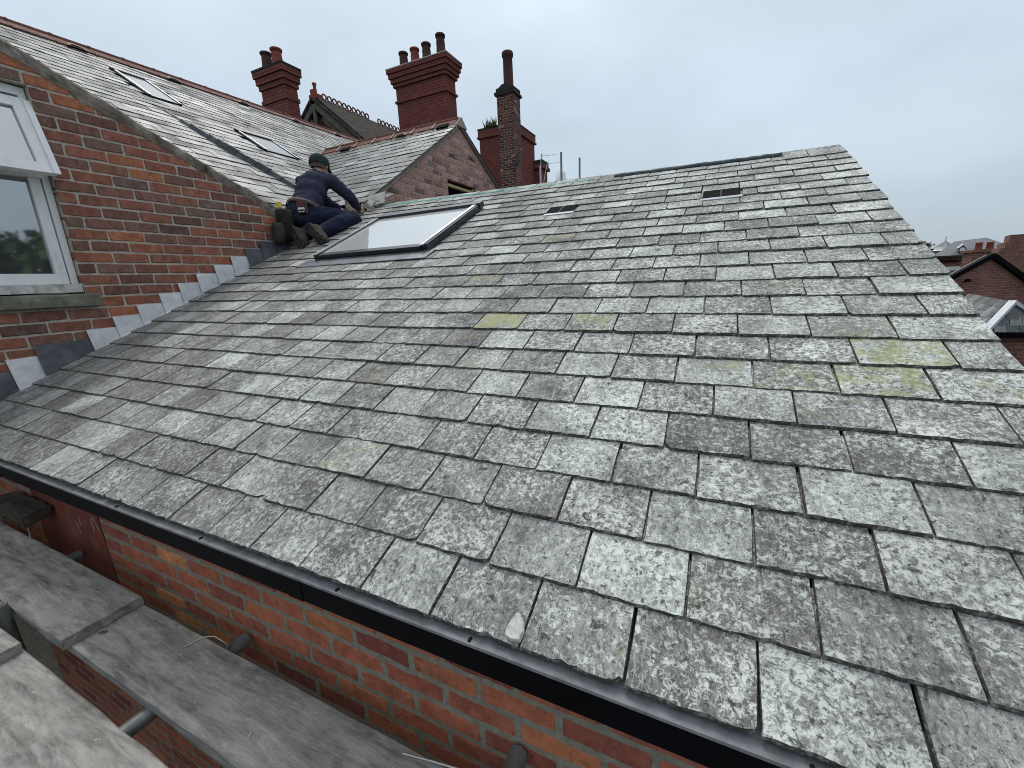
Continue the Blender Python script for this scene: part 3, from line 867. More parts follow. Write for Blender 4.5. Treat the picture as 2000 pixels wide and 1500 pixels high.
# the long roof that faces +X
QA = math.atan(.627)
AU, AV, AN = Vector((0, 1, 0)), Vector((-math.cos(QA), 0, math.sin(QA))), Vector((math.sin(QA), 0, math.cos(QA)))
def ridge_x(y): return -4.905 - .088 * (y - 2.5)
def A(y, s, h=0.): return Vector((0, y, 1.3)) + AV * s + AN * h
def wing_z(y): return 3.29 - .640 * (6.11 - y)               # near slope of the gabled wing
def A_smax(y): return -ridge_x(y) / math.cos(QA)
b = MB()
ys = [.3 + 10.2 * i / 12 for i in range(13)]
for y0, y1 in zip(ys, ys[1:]):
    s_lo = .45 if y0 < 2.4 else 0.
    b.add([A(y0, s_lo, -.03), A(y1, s_lo, -.03), A(y1, A_smax(y1), -.03), A(y0, A_smax(y0), -.03)], [(0, 1, 2, 3)])
    p, q_ = A(y0, A_smax(y0), -.03), A(y1, A_smax(y1), -.03)
    b.add([p, q_, q_ + Vector((-5, 0, -3)), p + Vector((-5, 0, -3))], [(0, 1, 2, 3)])
roofA = b.build('main_roof', M['darkteal'], house)
GA = .175
ASK = [((-4.30, 3.36), (-3.50, 3.80)), ((-3.02, 4.24), (-2.42, 4.86))]
sp = []
avar = [slate_mesh(.25, .26, U(.009, .013), .8, nx=5, clip=.15) for _ in range(10)]
k = 0
while k * GA < 7:
    s = k * GA
    y = 0.4 + (k % 2) * .125
    while y < 10.4:
        ww = .25 + U(-.012, .012)
        yc = y + ww / 2
        y += ww
        if s > A_smax(yc) - .05: continue
        p = A(yc, s + .09)
        if yc > 3.4 and p.z < wing_z(yc) - .02 and yc < 9.5 and p.z < 3.29: continue
        if yc > 6.2 and p.x > -2.9: continue
        if yc < 2.52 and p.z < cop(yc) - .9: continue
        if -p.x < .06 : continue
        # the roof window openings
        if any(a[0] + .08 < p.x < c[0] + .06 and a[1] - .05 < yc < c[1] + .02 for a, c in ASK): continue
        m = frame(A(yc, s, .013 + U(0, .005)), AU, AV, AN) @ Matrix.Rotation(U(-.012, .012), 4, 'Z') @ Matrix.Rotation(-.04 + U(-.006, .006), 4, 'X') @ Matrix.Rotation(U(-.012, .012), 4, 'Y')
        sp.append((m, (ww - U(.003, .006)) / .25))
    k += 1
# the slates in view first: those hidden behind the gable wall come last
def hidden(q):
    p = q[0].translation
    t = (0 - p.x) / (CAM.x - p.x)
    c = p + (CAM - p) * t
    return c.y < 2.5 and c.z < cop(c.y) - .03
vis = [q for q in sp if not hidden(q)]
lay_slates(roofA, vis, avar, .25, M['nslate'], 300)
# roof windows in the long roof
for (a, c), dark in zip(ASK, (False, True)):
    p = A(a[1], -c[0] / math.cos(QA), .008)
    fr_ = frame(p, AU, AV, AN)
    o = roof_window(house, fr_, c[1] - a[1], (c[0] - a[0]) / math.cos(QA), .04, .042, 'roof_window', 'dimglass' if dark else 'midglass')
    tag(o, 'upper roof window near the ridge' if not dark else 'lower roof window behind the kneeling worker')
# lead strip stepping down the slope
ST = [(-2.97, 3.255), (-2.694, 3.29), (-2.368, 3.33), (-2.10, 3.37), (-1.929, 3.41), (-1.689, 3.49), (-1.353, 3.59), (-1.0, 3.70), (-.8, 3.76)]
def strip(f):
    f *= len(ST) - 1
    i = min(int(f), len(ST) - 2)
    t = f - i
    return ST[i][0] + (ST[i + 1][0] - ST[i][0]) * t, ST[i][1] + (ST[i + 1][1] - ST[i][1]) * t
NS = 17
for i in range(NS):
    f0, f1 = i / NS, (i + .95) / NS
    hh = .02 + .07 * math.sin(math.pi * min(1, max(0, (f0 + .03) * .95)))
    (x0, y0), (x1, y1) = strip(f0), strip(f1)
    p0, p1 = A(y0, -x0 / math.cos(QA)), A(y1, -x1 / math.cos(QA))
    e = U(-.006, .010)
    b = MB()
    up = lambda p, h, dy: p + AN * h + AU * dy
    b.add([up(p0, .012, -.05), up(p1, .012, -.05), up(p1, hh + e, -.012), up(p0, hh + e + .006, -.012), up(p1, hh + e, .025), up(p0, hh + e + .006, .025), up(p1, 0.01, .03), up(p0, .01, .03)],
          [(0, 1, 2, 3), (3, 2, 4, 5), (5, 4, 6, 7), (0, 3, 5, 7), (1, 6, 4, 2)])
    b.build('lead_soaker', M['soaker'], roofA)
# ridge tiles
def ridge_tile(fr, L, leg=.15, drop=.10, roll=.028, collar=True):
    b = MB()
    def prof(k=1.):
        return [(-leg, -drop), (-roll * 1.1, -.006)] + [(-roll * math.cos(t), roll * math.sin(t) + .01) for t in [math.pi * i / 6 for i in range(7)]] + [(roll * 1.1, -.006), (leg, -drop), (leg - .005, -drop - .014), (0, -.028), (-leg + .005, -drop - .014)]
    P = prof()
    n = len(P)
    for (a, c, k) in ([(0, L, 1.), (-.004, .028, 1.14)] if collar else [(0, L, 1.)]):
        vs = [fr @ Vector((y_, x_ * k, z_ * k + (k - 1) * .01)) for y_ in (a, c) for x_, z_ in P]
        b.add(vs, [(i, (i + 1) % n, n + (i + 1) % n, n + i) for i in range(n)] + [tuple(range(n)), tuple(range(n, 2 * n))])
    return b
def vent_mouth(parent, fr, L):
    """round-headed vent opening in the tile's flank: buff hood with a dark mouth"""
    hood, mouth = MB(), MB()
    n = 8
    hp, mp_ = [], []
    for i in range(n + 1):
        t = math.pi * i / n
        hp.append((L / 2 + .12 * math.cos(t), .095 * math.sin(t)))
        mp_.append((L / 2 + .085 * math.cos(t), .062 * math.sin(t) + .006))
    def at(a, hgt, out_): return fr @ Vector((a, -.165 - out_ + hgt * .9, -.112 + hgt * .75))
    hood.add([at(a, h, .03) for a, h in hp] + [at(a, h, -.05) for a, h in hp], [tuple(range(n + 1))] + [(i, i + 1, n + 2 + i, n + 1 + i) for i in range(n)])
    mouth.add([at(a, h, .0325) for a, h in mp_] + [at(a, h, .0) for a, h in mp_], [tuple(range(n + 1))] + [(i, i + 1, n + 2 + i, n + 1 + i) for i in range(n)])
    o = hood.build('vent_hood', M['buff'], parent)
    return mouth.build('vent_mouth', M['void'], parent)
rt = []
yy = 1.2
i = 0
while yy < 10.2:
    p, q_ = A(yy, A_smax(yy), .05), A(yy + .45, A_smax(yy + .45), .05)
    d = (q_ - p).normalized()
    side = d.cross(Vector((0, 0, 1))).normalized()           # points to +X (downhill towards us)
    fr_ = frame(p, d, -side, Vector((0, 0, 1)))
    o = ridge_tile(fr_, .445).build('ridge_tile', M['terra'], roofA)
    if i % 3 == 1: vent_mouth(roofA, fr_, .445)
    yy += .45
    i += 1
b = MB()
n = 60
vs = []
for i in range(n + 1):
    y = .4 + 9.9 * i / n
    vs += [A(y, A_smax(y) - .20 + U(-.02, .02), .012), A(y, A_smax(y) - .12, .055 + U(-.01, .01)), A(y, A_smax(y), .03)]
b.add(vs, [(i * 3 + k, (i + 1) * 3 + k, (i + 1) * 3 + k + 1, i * 3 + k + 1) for i in range(n) for k in (0, 1)])
b.build('mortar_bedding', M['buff'], roofA)
# masonry under the roof's foot beyond the end of the gable wall
b = MB().box((-.25, 2.49, -6), (-.02, 3.7, 1.27))
b.build('low_wall', M['coping'], house)

# ================================================================== the gabled wing beyond the ridge
wing = thing('gabled_wing', (-2, 6.11, -6), 'small gabled brick wing with pale slates and a raw window opening, beyond the ridge', 'building')
AY, AZ = 6.11, 3.29
WL = (3.70, 3.29 - .640 * (6.11 - 3.70))
WR = (8.60, 3.29 - .560 * (8.60 - 6.11))
core = MB()
for poly in ([(3.7, -2), (5.64, -2), (5.64, AZ - .64 * (AY - 5.64) - .05), (3.7, WL[1] - .05)], [(6.58, -2), (8.6, -2), (8.6, WR[1] - .05), (6.58, AZ - .56 * (6.58 - AY) - .05)],
             [(5.64, 2.41), (6.58, 2.41), (6.58, AZ - .56 * (6.58 - AY) - .05), (AY, AZ - .05), (5.64, AZ - .64 * (AY - 5.64) - .05)], [(5.64, -2), (6.58, -2), (6.58, 1.55), (5.64, 1.55)]):
    core.prism([(-.006, a, c) for a, c in poly], (-.2, 0, 0))
gw2 = core.build('gable_wall', M['pmortar'], wing)
lay_bricks(gw2, FX, 3.7, 8.6, 1.35, 3.3, M['wbrick'], planes=[(-.640, 1., AZ - .640 * AY - .045), (.560, 1., AZ + .560 * AY - .045)], holes=[(5.64, 6.58, 1.2, 2.405)], ch=.085, bl=.245, j=.014, limit=300, depth=.09, phase=.1, simple=True, jit=.003)
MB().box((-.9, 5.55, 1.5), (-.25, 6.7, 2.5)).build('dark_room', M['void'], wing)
MB().box((-.12, 5.645, 2.285), (-.06, 6.52, 2.325)).box((-.12, 6.525, 1.6), (-.06, 6.57, 2.40)).build('timber_lining', M['pine'], wing)
MB().box((-.16, 5.642, 2.335), (-.07, 6.52, 2.40)).build('lintel', M['void'], wing)
# verges
def vb(y0, z0, y1, z1, w_, h_, x, mat, nm='verge_board'):
    return MB().bar((x, y0, z0), (x, y1, z1), w_, h_).build(nm, M[mat], wing)
vb(3.66, WL[1] - .05, AY - .02, AZ - .03, .03, .045, .012, 'verge')
vb(AY + .01, AZ - .03, 8.6, WR[1] - .02, .05, .035, .02, 'black')
vb(AY + .02, AZ - .06, 8.6, WR[1] - .05, .04, .02, .022, 'verge')
# near slope of slates, clipped where it runs into the long roof
WQ = math.atan(.640)
WV, WN = Vector((0, math.cos(WQ), math.sin(WQ))), Vector((0, -math.sin(WQ), math.cos(WQ)))
W0 = Vector((0, 3.66, 3.29 - .640 * (6.11 - 3.66)))
def Wp(x, s, h=0.): return Vector((x, W0.y, W0.z)) + WV * s + WN * h
LS = (6.11 - 3.66) / math.cos(WQ)
b = MB()
for i in range(10):
    s0, s1 = LS * i / 10, LS * (i + 1) / 10
    x0, x1 = -(Wp(0, s0).z - 1.3) / .627 - .1, -(Wp(0, s1).z - 1.3) / .627 - .1
    b.add([Wp(.03, s0, -.02), Wp(.03, s1, -.02), Wp(x1, s1, -.02), Wp(x0, s0, -.02)], [(0, 1, 2, 3)])
b.add([Wp(.03, LS, -.02), Wp(-3.3, LS, -.02), (-3.3, 8.6, WR[1]), (.03, 8.6, WR[1])], [(0, 1, 2, 3)])
roofW = b.build('wing_roof', M['darkteal'], wing)
sp = []
GW = .19
k = 0
while k * GW < LS - .08:
    s = k * GW
    x = .05 - (k % 2) * .14
    first = True
    while True:
        ww = .28 + U(-.015, .015)
        if first and k % 2: ww = .14
        xs_ = x if not (first and k % 2) else .05
        first = False
        xc = xs_ - ww / 2
        x = xs_ - ww
        xv = -(Wp(0, s + .1).z - 1.3) / .627
        if xc < xv - .04: break
        m = frame(Wp(xc, s, .013 + U(0, .005)), (1, 0, 0), WV, WN) @ Matrix.Rotation(U(-.01, .01), 4, 'Z') @ Matrix.Rotation(-.04 + U(-.006, .006), 4, 'X') @ Matrix.Rotation(U(-.01, .01), 4, 'Y')
        sp.append((m, (ww - U(.003, .006)) / .25))
    k += 1
lay_slates(roofW, sp, avar, .25, M['nslate'], 300)
xx = -3.08
i = 0
while xx < -.02:
    fr_ = frame((xx, 6.11, AZ + .07), (1, 0, 0), (0, 1, 0), (0, 0, 1))
    o = ridge_tile(fr_, .435).build('ridge_tile', M['terra'], roofW)
    MB().prism([fr_ @ Vector((-.02, -.155, -.115)), fr_ @ Vector((.02, -.155, -.115)), fr_ @ Vector((.02, -.04, -.015)), fr_ @ Vector((-.02, -.04, -.015))], (0, -.012, .012)).build('tile_joint', M['buff'], roofW)
    if i in (1, 4, 6):
        mo = MB().prism([fr_ @ Vector((.10, -.20, -.13)), fr_ @ Vector((.32, -.20, -.13)), fr_ @ Vector((.32, -.11, -.06)), fr_ @ Vector((.10, -.11, -.06))], (0, .02, -.02))
        if i == 4: vent_mouth(roofW, fr_, .435)
        else: mo.build('vent_mouth', M['void'], roofW)
    xx += .44
    i += 1
b = MB()
n = 30
vs = []
for i in range(n + 1):
    x = .06 - 3.2 * i / n
    vs += [Wp(x, LS - .22 + U(-.012, .012), .012), Wp(x, LS - .14, .045 + U(-.008, .008)), Wp(x, LS, .05)]
b.add(vs, [(i * 3 + k, (i + 1) * 3 + k, (i + 1) * 3 + k + 1, i * 3 + k + 1) for i in range(n) for k in (0, 1)])
b.build('mortar_bedding', M['buff'], roofW)
b = MB().prism([(.055, AY - .17, AZ - .06), (.055, AY + .17, AZ - .06), (.055, AY + .02, AZ + .085), (.055, AY - .02, AZ + .085)], (-.03, 0, 0))
b.build('ridge_end', M['buff'], roofW)

# ================================================================== chimneys
def pot(parent, c, r0, r1, h, mat, rings=2, lean=0.):
    pr = [(r0 * 1.02, 0)]
    for i in range(9):
        t = i / 8
        pr.append((r0 + (r1 - r0) * t, h * .86 * t))
    for k in range(rings):
        z = h * (.62 + .1 * k)
        rr = r0 + (r1 - r0) * z / (h * .86)
        pr += [(rr + .001, z - .012), (rr + .008, z - .008), (rr + .008, z + .008), (rr + .001, z + .012)]
    pr.sort(key=lambda q_: q_[1])
    pr += [(r1 + .03, h * .88), (r1 + .035, h * .97), (r1 + .02, h), (r1 - .015, h), (r1 - .02, h * .6)]
    return MB().lathe(c, pr, 18).build('chimney_pot', M[mat], parent)
def chimney(label, x0, x1, y0, y1, zb, bands, mat, mortar, bl=.225, ch=.075, limit=300, cap='soot', capz=None):
    """bands: (z0, z1, projection); bricks on the two faces in view (-Y and +X)"""
    t = thing('chimney_stack', ((x0 + x1) / 2, (y0 + y1) / 2, zb), label, 'chimney')
    b = MB()
    for z0, z1, e in bands:
        b.box((x0 - e + .006, y0 - e + .006, z0), (x1 + e - .006, y1 + e, z1 - .001))
    st = b.build('stack', M[mortar], t)
    left = limit
    for z0, z1, e in bands:
        nc = max(1, round((z1 - z0) / ch))
        c_ = (z1 - z0) / nc
        for fr_, a, d in ((FY(y0 - e), x0 - e, x1 + e), (FXat(x1 + e), y0 - e + .01, y1 + e)):
            cnt = lay_bricks(st, fr_, a, d, z0 + .001, z1 - .001, M[mat], ch=c_, bl=bl, j=.010, limit=max(0, left), depth=.05, simple=True, phase=U(0, .1), jit=.0012)
            left -= cnt
    if capz:
        e = bands[-1][2]
        MB().box((x0 - e - .005, y0 - e - .005, bands[-1][1]), (x1 + e + .005, y1 + e + .005, capz), .008).build('cap', M[cap], t)
    return t
t = chimney('deep red chimney with one orange and one brown pot, behind the long roof ridge', -7.94, -6.96, 8.645, 9.04, 4.6,
            [(4.6, 5.844, 0), (5.844, 5.943, .03), (5.943, 6.195, 0), (6.195, 6.324, .04), (6.324, 6.487, .08), (6.487, 6.63, .12)], 'cbrick', 'dmortar', limit=0, capz=6.69)
pot(t, (-7.28, 8.80, 6.69), .15, .125, .46, 'redpot', 0)
pot(t, (-7.70, 8.80, 6.69), .15, .125, .46, 'brownpot', 0)
t = chimney('broad deep red chimney with four pots in a row, behind the gabled wing', -5.50, -3.62, 11.56, 12.10, 4.2,
            [(4.2, 6.317, 0), (6.317, 6.384, .045), (6.384, 6.757, 0), (6.757, 6.856, .06), (6.856, 6.981, .105), (6.981, 7.111, .145), (7.111, 7.228, .18)], 'cbrick', 'dmortar', limit=300, cap='chip', capz=7.25)
for i, (px_, h) in enumerate(((-5.30, .56), (-4.86, .57), (-4.42, .60), (-3.86, .68))):
    pot(t, (px_, 11.85 if i < 3 else 11.8, 7.24), .155, .115, h, 'brownpot' if i != 1 else 'redpot', 4)
t = chimney('slender dark brick chimney with one tall pot, right of the gabled wing', -2.53, -1.96, 12.721, 13.25, 2.2,
            [(2.2, 6.33, 0)], 'sbrick', 'mortar', limit=300)
MB().box((-2.58, 12.67, 6.33), (-1.91, 13.30, 6.41), .01).box((-2.54, 12.71, 6.41), (-1.95, 13.26, 6.53), .012).prism([(-2.5, 12.75, 6.53), (-1.99, 12.75, 6.53), (-2.15, 12.75, 6.63), (-2.34, 12.75, 6.63)], (0, .45, 0)).build('cap', M['soot'], t)
b = MB().lathe((-2.22, 12.99, 6.6), [(.155, 0), (.15, .5), (.145, .8), (.175, .82), (.18, .92), (.16, .95), (.13, .95), (.12, .5)], 18)
b.build('chimney_pot', M['brownpot'], t)
MB().tube([(-1.95, 12.75, 4.55), (-1.85, 12.65, 4.5), (-1.82, 12.62, 4.3)], .03).tube([(-1.95, 12.7, 4.3), (-1.87, 12.6, 4.25)], .04).build('bracket', M['soot'], t)
t = chimney('wide red chimney stack with weeds on top, behind the slender chimney', -6.50, -4.60, 18.754, 21.0, 3.5,
            [(3.5, 7.25, 0), (7.25, 7.33, .09), (7.33, 7.6, .05)], 'cbrick', 'dmortar', limit=0, cap='soot', capz=7.68)
pl = thing('weed', (-6.0, 18.75, 7.68), 'tuft of green weeds growing on top of the wide red chimney', 'plant')
b = MB()
for i in range(70):
    a, l = U(0, 6.28), U(.15, .55)
    o_ = Vector((-5.85 + U(-.3, .3), 18.72 + U(-.1, .1), 7.66))
    d = Vector((math.cos(a) * U(.1, .7), math.sin(a) * U(.1, .5), 1)).normalized()
    s_ = d.orthogonal().normalized() * .03
    b.add([o_ - s_, o_ + s_, o_ + d * l + s_ * .3 + Vector((0, 0, -.05))], [(0, 1, 2)])
b.build('foliage', M['leaf'], pl)
t = chimney('low stepped red chimney peeping out right of the wide red stack', -4.66, -4.2, 20.9, 21.7, 3.5, [(3.5, 6.1, .0), (6.1, 6.25, .12), (6.25, 6.35, .06)], 'cbrick', 'dmortar', limit=0, capz=6.5)

# ================================================================== house with ring-crested ridge
oh = thing('crested_house', (-8.5, 15, -6), 'house with pierced ring ridge tiles and weathered timber bargeboards', 'building')
ax, ay, az = -8.546, 11.059, 6.93
b = MB()
RS = .83                                                     # slope of the right side
b.add([(ax, ay, az), (ax, 26, az), (ax + 3.4, 26, az - 3.4 * RS), (ax + 3.4, ay, az - 3.4 * RS)], [(0, 1, 2, 3)])
b.add([(ax, ay, az), (ax - 3.4, ay, az - 3.4 * RS), (ax - 3.4, 26, az - 3.4 * RS), (ax, 26, az)], [(0, 1, 2, 3)])
rf_ = b.build('roof', M['tile'], oh)
rf_.modifiers.new('thick', 'SOLIDIFY').thickness = .08
b = MB().prism([(ax - 2.9, ay + .3, -6), (ax + 2.9, ay + .3, -6), (ax + 2.9, ay + .3, az - 3.0 * RS), (ax, ay + .3, az - .2), (ax - 2.9, ay + .3, az - 3.0 * RS)], (0, .2, 0))
b.build('gable_wall', M['farbrick'], oh)
for s_ in (1, -1):
    MB().bar((ax + s_ * .05, ay - .03, az - .20), (ax + s_ * 3.3, ay - .03, az - .16 - 3.3 * RS), .05, .24).build('bargeboard', M['greywood'], oh)
    MB().bar((ax + s_ * .25, ay + .06, az - .60), (ax + s_ * 3.3, ay + .06, az - .48 - 3.3 * RS), .05, .22).build('bargeboard', M['greywood'], oh)
    MB().bar((ax + s_ * .0, ay - .05, az - .02), (ax + s_ * 3.4, ay - .05, az + .01 - 3.4 * RS), .12, .07).build('verge', M['tile'], oh)
MB().bar((ax, ay - .03, az - 2.4), (ax, ay - .03, az - .2), .12, .08, (0, 1, 0)).build('king_post', M['greywood'], oh)
yy = ay + .35
i = 0
while yy < 22:
    b = MB()
    b.prism([(ax - .1, yy, az - .06), (ax - .02, yy, az + .09), (ax + .02, yy, az + .09), (ax + .1, yy, az - .06)], (0, .445, 0))
    if i != 5:
        for k in range(2):
            c = Vector((ax, yy + .11 + .225 * k, az + .175))
            b.tube([c + Vector((0, math.cos(a) * .085, math.sin(a) * .085)) for a in [2 * math.pi * j_ / 14 for j_ in range(15)]], .026, 6, False)
    b.build('ridge_tile', M['terra'], oh)
    yy += .45
    i += 1
b = MB().box((ax - .10, ay - .10, az - .08), (ax + .10, ay + .30, az + .07)).box((ax - .065, ay - .06, az + .07), (ax + .065, ay + .08, az + .24)).lathe((ax, ay + .1, az + .2), [(.06, 0), (.05, .2), (.07, .23), (.075, .27), (.03, .29), (0, .29)], 12)
b.box((ax - .06, ay + .08, az + .07), (ax + .06, ay + .34, az + .17))
b.build('finial', M['redpot'], oh)

# ================================================================== scaffold
def board(name, x0, x1, y0, y1, zt, label, endmat=None):
    b = MB()
    n = max(8, int((x1 - x0) / .12))
    vs = []
    th = .038
    prof = [(0, -th), (0, -.004), (.004, 0), (.25, .0), (.5, .0), (.75, .0), (.996, 0), (1, -.004), (1, -th)]
    for i in range(n + 1):
        x = x0 + (x1 - x0) * i / n
        for (f, z) in prof:
            yj = (U(-.0022, .0022) if f in (0, 1) else 0)
            xo = U(-.004, .004) if i in (0, n) else 0
            wy = f if f not in (.004, .996) else (.018 if f < .5 else .982)
            vs.append((x + xo, y0 + (y1 - y0) * wy + yj, zt + z + U(-.0012, .0012) + (mnoise.noise((x * 2, wy * 2, zt * 9)) * .0025 if z == 0 else 0)))
    m_ = len(prof)
    b.add(vs, [(i * m_ + k, (i + 1) * m_ + k, (i + 1) * m_ + k + 1, i * m_ + k + 1) for i in range(n) for k in range(m_ - 1)], True)
    b.add([vs[i] for i in range(m_)], [tuple(range(m_))])
    b.add([vs[-m_ + i] for i in range(m_)], [tuple(range(m_))])
    b.add([vs[i * m_] for i in range(n + 1)] + [vs[i * m_ + m_ - 1] for i in range(n + 1)], [(i, i + 1, n + 2 + i, n + 1 + i) for i in range(n)])
    o = b.build(name, M['board'])
    o.data.polygons.foreach_set('use_smooth', [False] * len(o.data.polygons))
    return tag(o, label, 'scaffold board', 'grey scaffold boards below the eaves')
board('scaffold_board', -.9, 2.022, -.228, .012, -.44, 'grey scaffold board next the wall, upper of two overlapping, with a pale blue smear')
board('scaffold_board', .9, 3.565, -.208, .012, -.4795, 'long grey scaffold board next the wall, running under the upper board')
board('scaffold_board', -.9, 1.89, -.52, -.288, -.44, 'upper outer scaffold board ending at the left picture edge')
board('scaffold_board', 1.2, 4.9, -.51, -.283, -.4795, 'outer scaffold board at the bottom left corner beyond the gap')
for i, l_ in enumerate(('unseen third scaffold board under the camera, added to shade the gap', 'unseen fourth scaffold board behind the camera, added to shade the gap', 'unseen outermost scaffold board behind the camera, added to shade the gap')):
    board('scaffold_board', -.9, 5.4, -.755 - i * .236, -.53 - i * .236, -.4795, l_)  # out of view, added to keep light off the gap and wall below
sm = MB()
n = 18
pts = []
for i in range(n):
    a = 2 * math.pi * i / n
    r_ = U(.7, 1.15)
    pts.append((1.62 + .085 * math.cos(a) * r_, -.085 + .026 * math.sin(a) * r_ + .03 * math.cos(a), -.4366))
sm.add(pts, [tuple(range(n))])
def tube_y(x, y0, y1, z, label, skew=0.):
    b = MB().tube([(x - skew, y0, z), (x + skew, y1, z)], .0242, 20)
    o = b.build('scaffold_tube', M['tube'])
    return tag(o, label, 'scaffold tube', 'scaffold tubes under the boards')
ZT = -.4795 - .038 - .0245 - .002
tube_y(2.50, -1.4, .105, ZT, 'grey scaffold tube poking out to the wall beneath the long board', .012)
tube_y(1.168, -1.4, .105, ZT, 'grey scaffold tube meeting the dark red painted wall')
tube_y(3.645, -.262, .112, -.468, 'grey scaffold tube at the bottom edge beside the brick wall')
o = MB().tube([(1.585, -.257, -3.5), (1.585, -.257, -.415)], .0242, 20, True).build('scaffold_tube', M['tube'])
tag(o, 'upright scaffold tube standing in the gap between the boards', 'scaffold tube', 'scaffold tubes under the boards')
def wire(pts, label, r=.0022):
    return tag(MB().tube(pts, r, 6).build('wire_tie', M['wire']), label, 'wire')
wire([(2.42, -.05 + .0, -.474), (2.44, .00, -.470), (2.47, .025, -.476), (2.52, .035, -.50), (2.53, .02, -.545)], 'thin wire tie curling over the board by the middle scaffold tube')
wire([(.45, .06, -.36), (.62, .06, -.372), (.78, .045, -.39), (.92, .02, -.42), (.97, .005, -.436)], 'pale wire running over the far left end of the upper board', .004)
wire([(1.575 + .03 * math.cos(a), -.262 + .022 * math.sin(a), -.405) for a in [2 * math.pi * i / 16 for i in range(15)]], 'small wire ring on top of the upright tube')
wire([(3.36, -.01, -.474), (3.44, .004, -.472), (3.52, .02, -.476), (3.60, .03, -.485)], 'wire tie lying at the bottom edge by the last tube', .003)
b = MB()
n = 8
vs = []
for i in range(n + 1):
    x = .52 + .46 * i / n
    for y, z in ((.0, -.31), (.105, -.305), (.105, -.36), (.0, -.37)):
        vs.append((x + U(-.012, .012), y + U(-.006, .006), z + U(-.008, .008)))
b.add(vs, [(i * 4 + k, (i + 1) * 4 + k, (i + 1) * 4 + (k + 1) % 4, i * 4 + (k + 1) % 4) for i in range(n) for k in range(4)] + [(0, 1, 2, 3), tuple(range(n * 4, n * 4 + 4))])
tag(b.build('timber_block', M['oldwood']), 'split dark timber stub wedged between scaffold and wall', 'timber')
# litter on the boards
def flake(name, c, size, rot, label, mat='chip', cat='debris', th=.003):
    n = 8
    pts = [(math.cos(2 * math.pi * i / n) * size * U(.6, 1.1), math.sin(2 * math.pi * i / n) * size * .55 * U(.6, 1.1)) for i in range(n)]
    m = Matrix.Translation(c) @ Matrix.Rotation(rot, 4, 'Z')
    b = MB().add([m @ Vector((x, y, 0)) for x, y in pts] + [m @ Vector((x * .8, y * .8, th)) for x, y in pts], [tuple(range(n, 2 * n))] + [(i, (i + 1) % n, n + (i + 1) % n, n + i) for i in range(n)])
    return tag(b.build(name, M[mat]), label, cat)
flake('wood_chip', (2.93, -.145, -.4785), .011, 1.9, 'small pale chip lying on the long scaffold board', 'chip')
flake('leaf_scrap', (2.05, -.13, -.4785), .02, .6, 'curled dry leaf scrap beside the end of the upper board', 'oldwood')
flake('pebble', (3.42, -.06, -.4785), .012, .2, 'dark pebble on the long scaffold board near the bottom edge', 'oldwood', th=.008)
b = MB()
for i in range(55):
    x, y = U(.9, 4.2), U(-.5, .005)
    z = -.479 if x > 2.03 or y < -.29 else -.4395
    if -.285 < y < -.21 : continue
    s_ = U(.0015, .0045)
    m = Matrix.Translation((x, y, z)) @ Matrix.Rotation(U(0, 3), 4, 'Z')
    b.add([m @ Vector(p) for p in ((-s_, -s_ * .5, 0), (s_, -s_ * .4, 0), (s_ * .6, s_ * .6, 0), (-s_ * .5, s_ * .5, 0), (0, 0, s_ * .8))], [(0, 1, 4), (1, 2, 4), (2, 3, 4), (3, 0, 4)])
tag(b.build('grit', M['chip']), 'pale grit scattered over the scaffold boards', 'grit', kind='stuff')
# white stone chip stuck on a bottom slate
fr_ = frame(roof(3.695, .028, .0275), (1, 0, 0), ES, EN)
pts = [(x_ * .62, y_ * .62) for x_, y_ in ((-.03, -.028), (.0, -.034), (.03, -.03), (.034, .0), (.022, .032), (.0, .055), (-.016, .058), (-.026, .03), (-.034, .0))]
n = len(pts)
b = MB().add([fr_ @ Vector((x, y, 0)) for x, y in pts] + [fr_ @ Vector((x * .86, y * .86, .005 + U(0, .002))) for x, y in pts], [tuple(range(n, 2 * n))] + [(i, (i + 1) % n, n + (i + 1) % n, n + i) for i in range(n)])
tag(b.build('mortar_chip', M['chip']), 'white mortar chip lying on a slate at the eaves', 'debris')

# ================================================================== poles and aerials beyond the ridge
def pole(x, y, z0, z1, r, label, mat='tube'):
    return tag(MB().tube([(x, y, z0), (x, y, z1)], r, 12).build('pole', M[mat]), label, 'pole', 'upright poles beyond the ridge')
pole(.324, 10.455, -2, 3.795, .026, 'taller grey scaffold pole standing up beyond the ridge')
pole(.597, 11.154, -2, 3.776, .024, 'shorter grey scaffold pole, rightmost beyond the ridge')
pole(.064, 9.647, -2, 3.36, .024, 'pale grey pole next to the chimneys beyond the ridge', 'alulite')
def aerial(pts, arm, label):
    b = MB()
    b.tube(pts, .008, 6)
    (a, c) = (Vector(arm[0]), Vector(arm[1]))
    b.tube([a, c], .006, 6)
    for i in range(9):
        p = a + (c - a) * (i / 8)
        b.bar(p + Vector((0, -.05, -.02)), p + Vector((0, .05, .02)), .006, .006)
    b.tube([a + Vector((0, -.02, -.06)), a + Vector((0, .02, .06))], .012, 6)
    return tag(b.build('aerial', M['wire']), label, 'aerial', 'television aerials beyond the ridge')
aerial([(.06, 9.66, 3.2), (.074, 9.70, 3.60), (.09, 9.71, 3.62)], ((.09, 9.71, 3.58), (.40, 9.86, 3.60)), 'upper thin television aerial pointing right beyond the ridge')
aerial([(-.26, 10.6, 3.0), (-.17, 10.75, 3.64)], ((-.14, 10.76, 3.655), (.16, 10.91, 3.69)), 'lower thin television aerial on a leaning mast beyond the ridge')
tag(MB().lathe((-1.56, 16.03, 3.9), [(.30, 0), (.17, .74), (.0, .745)], 20).build('tapered_cover', M['frost']), 'pale tapered plastic cover seen over the ridge behind a pole', 'cover')

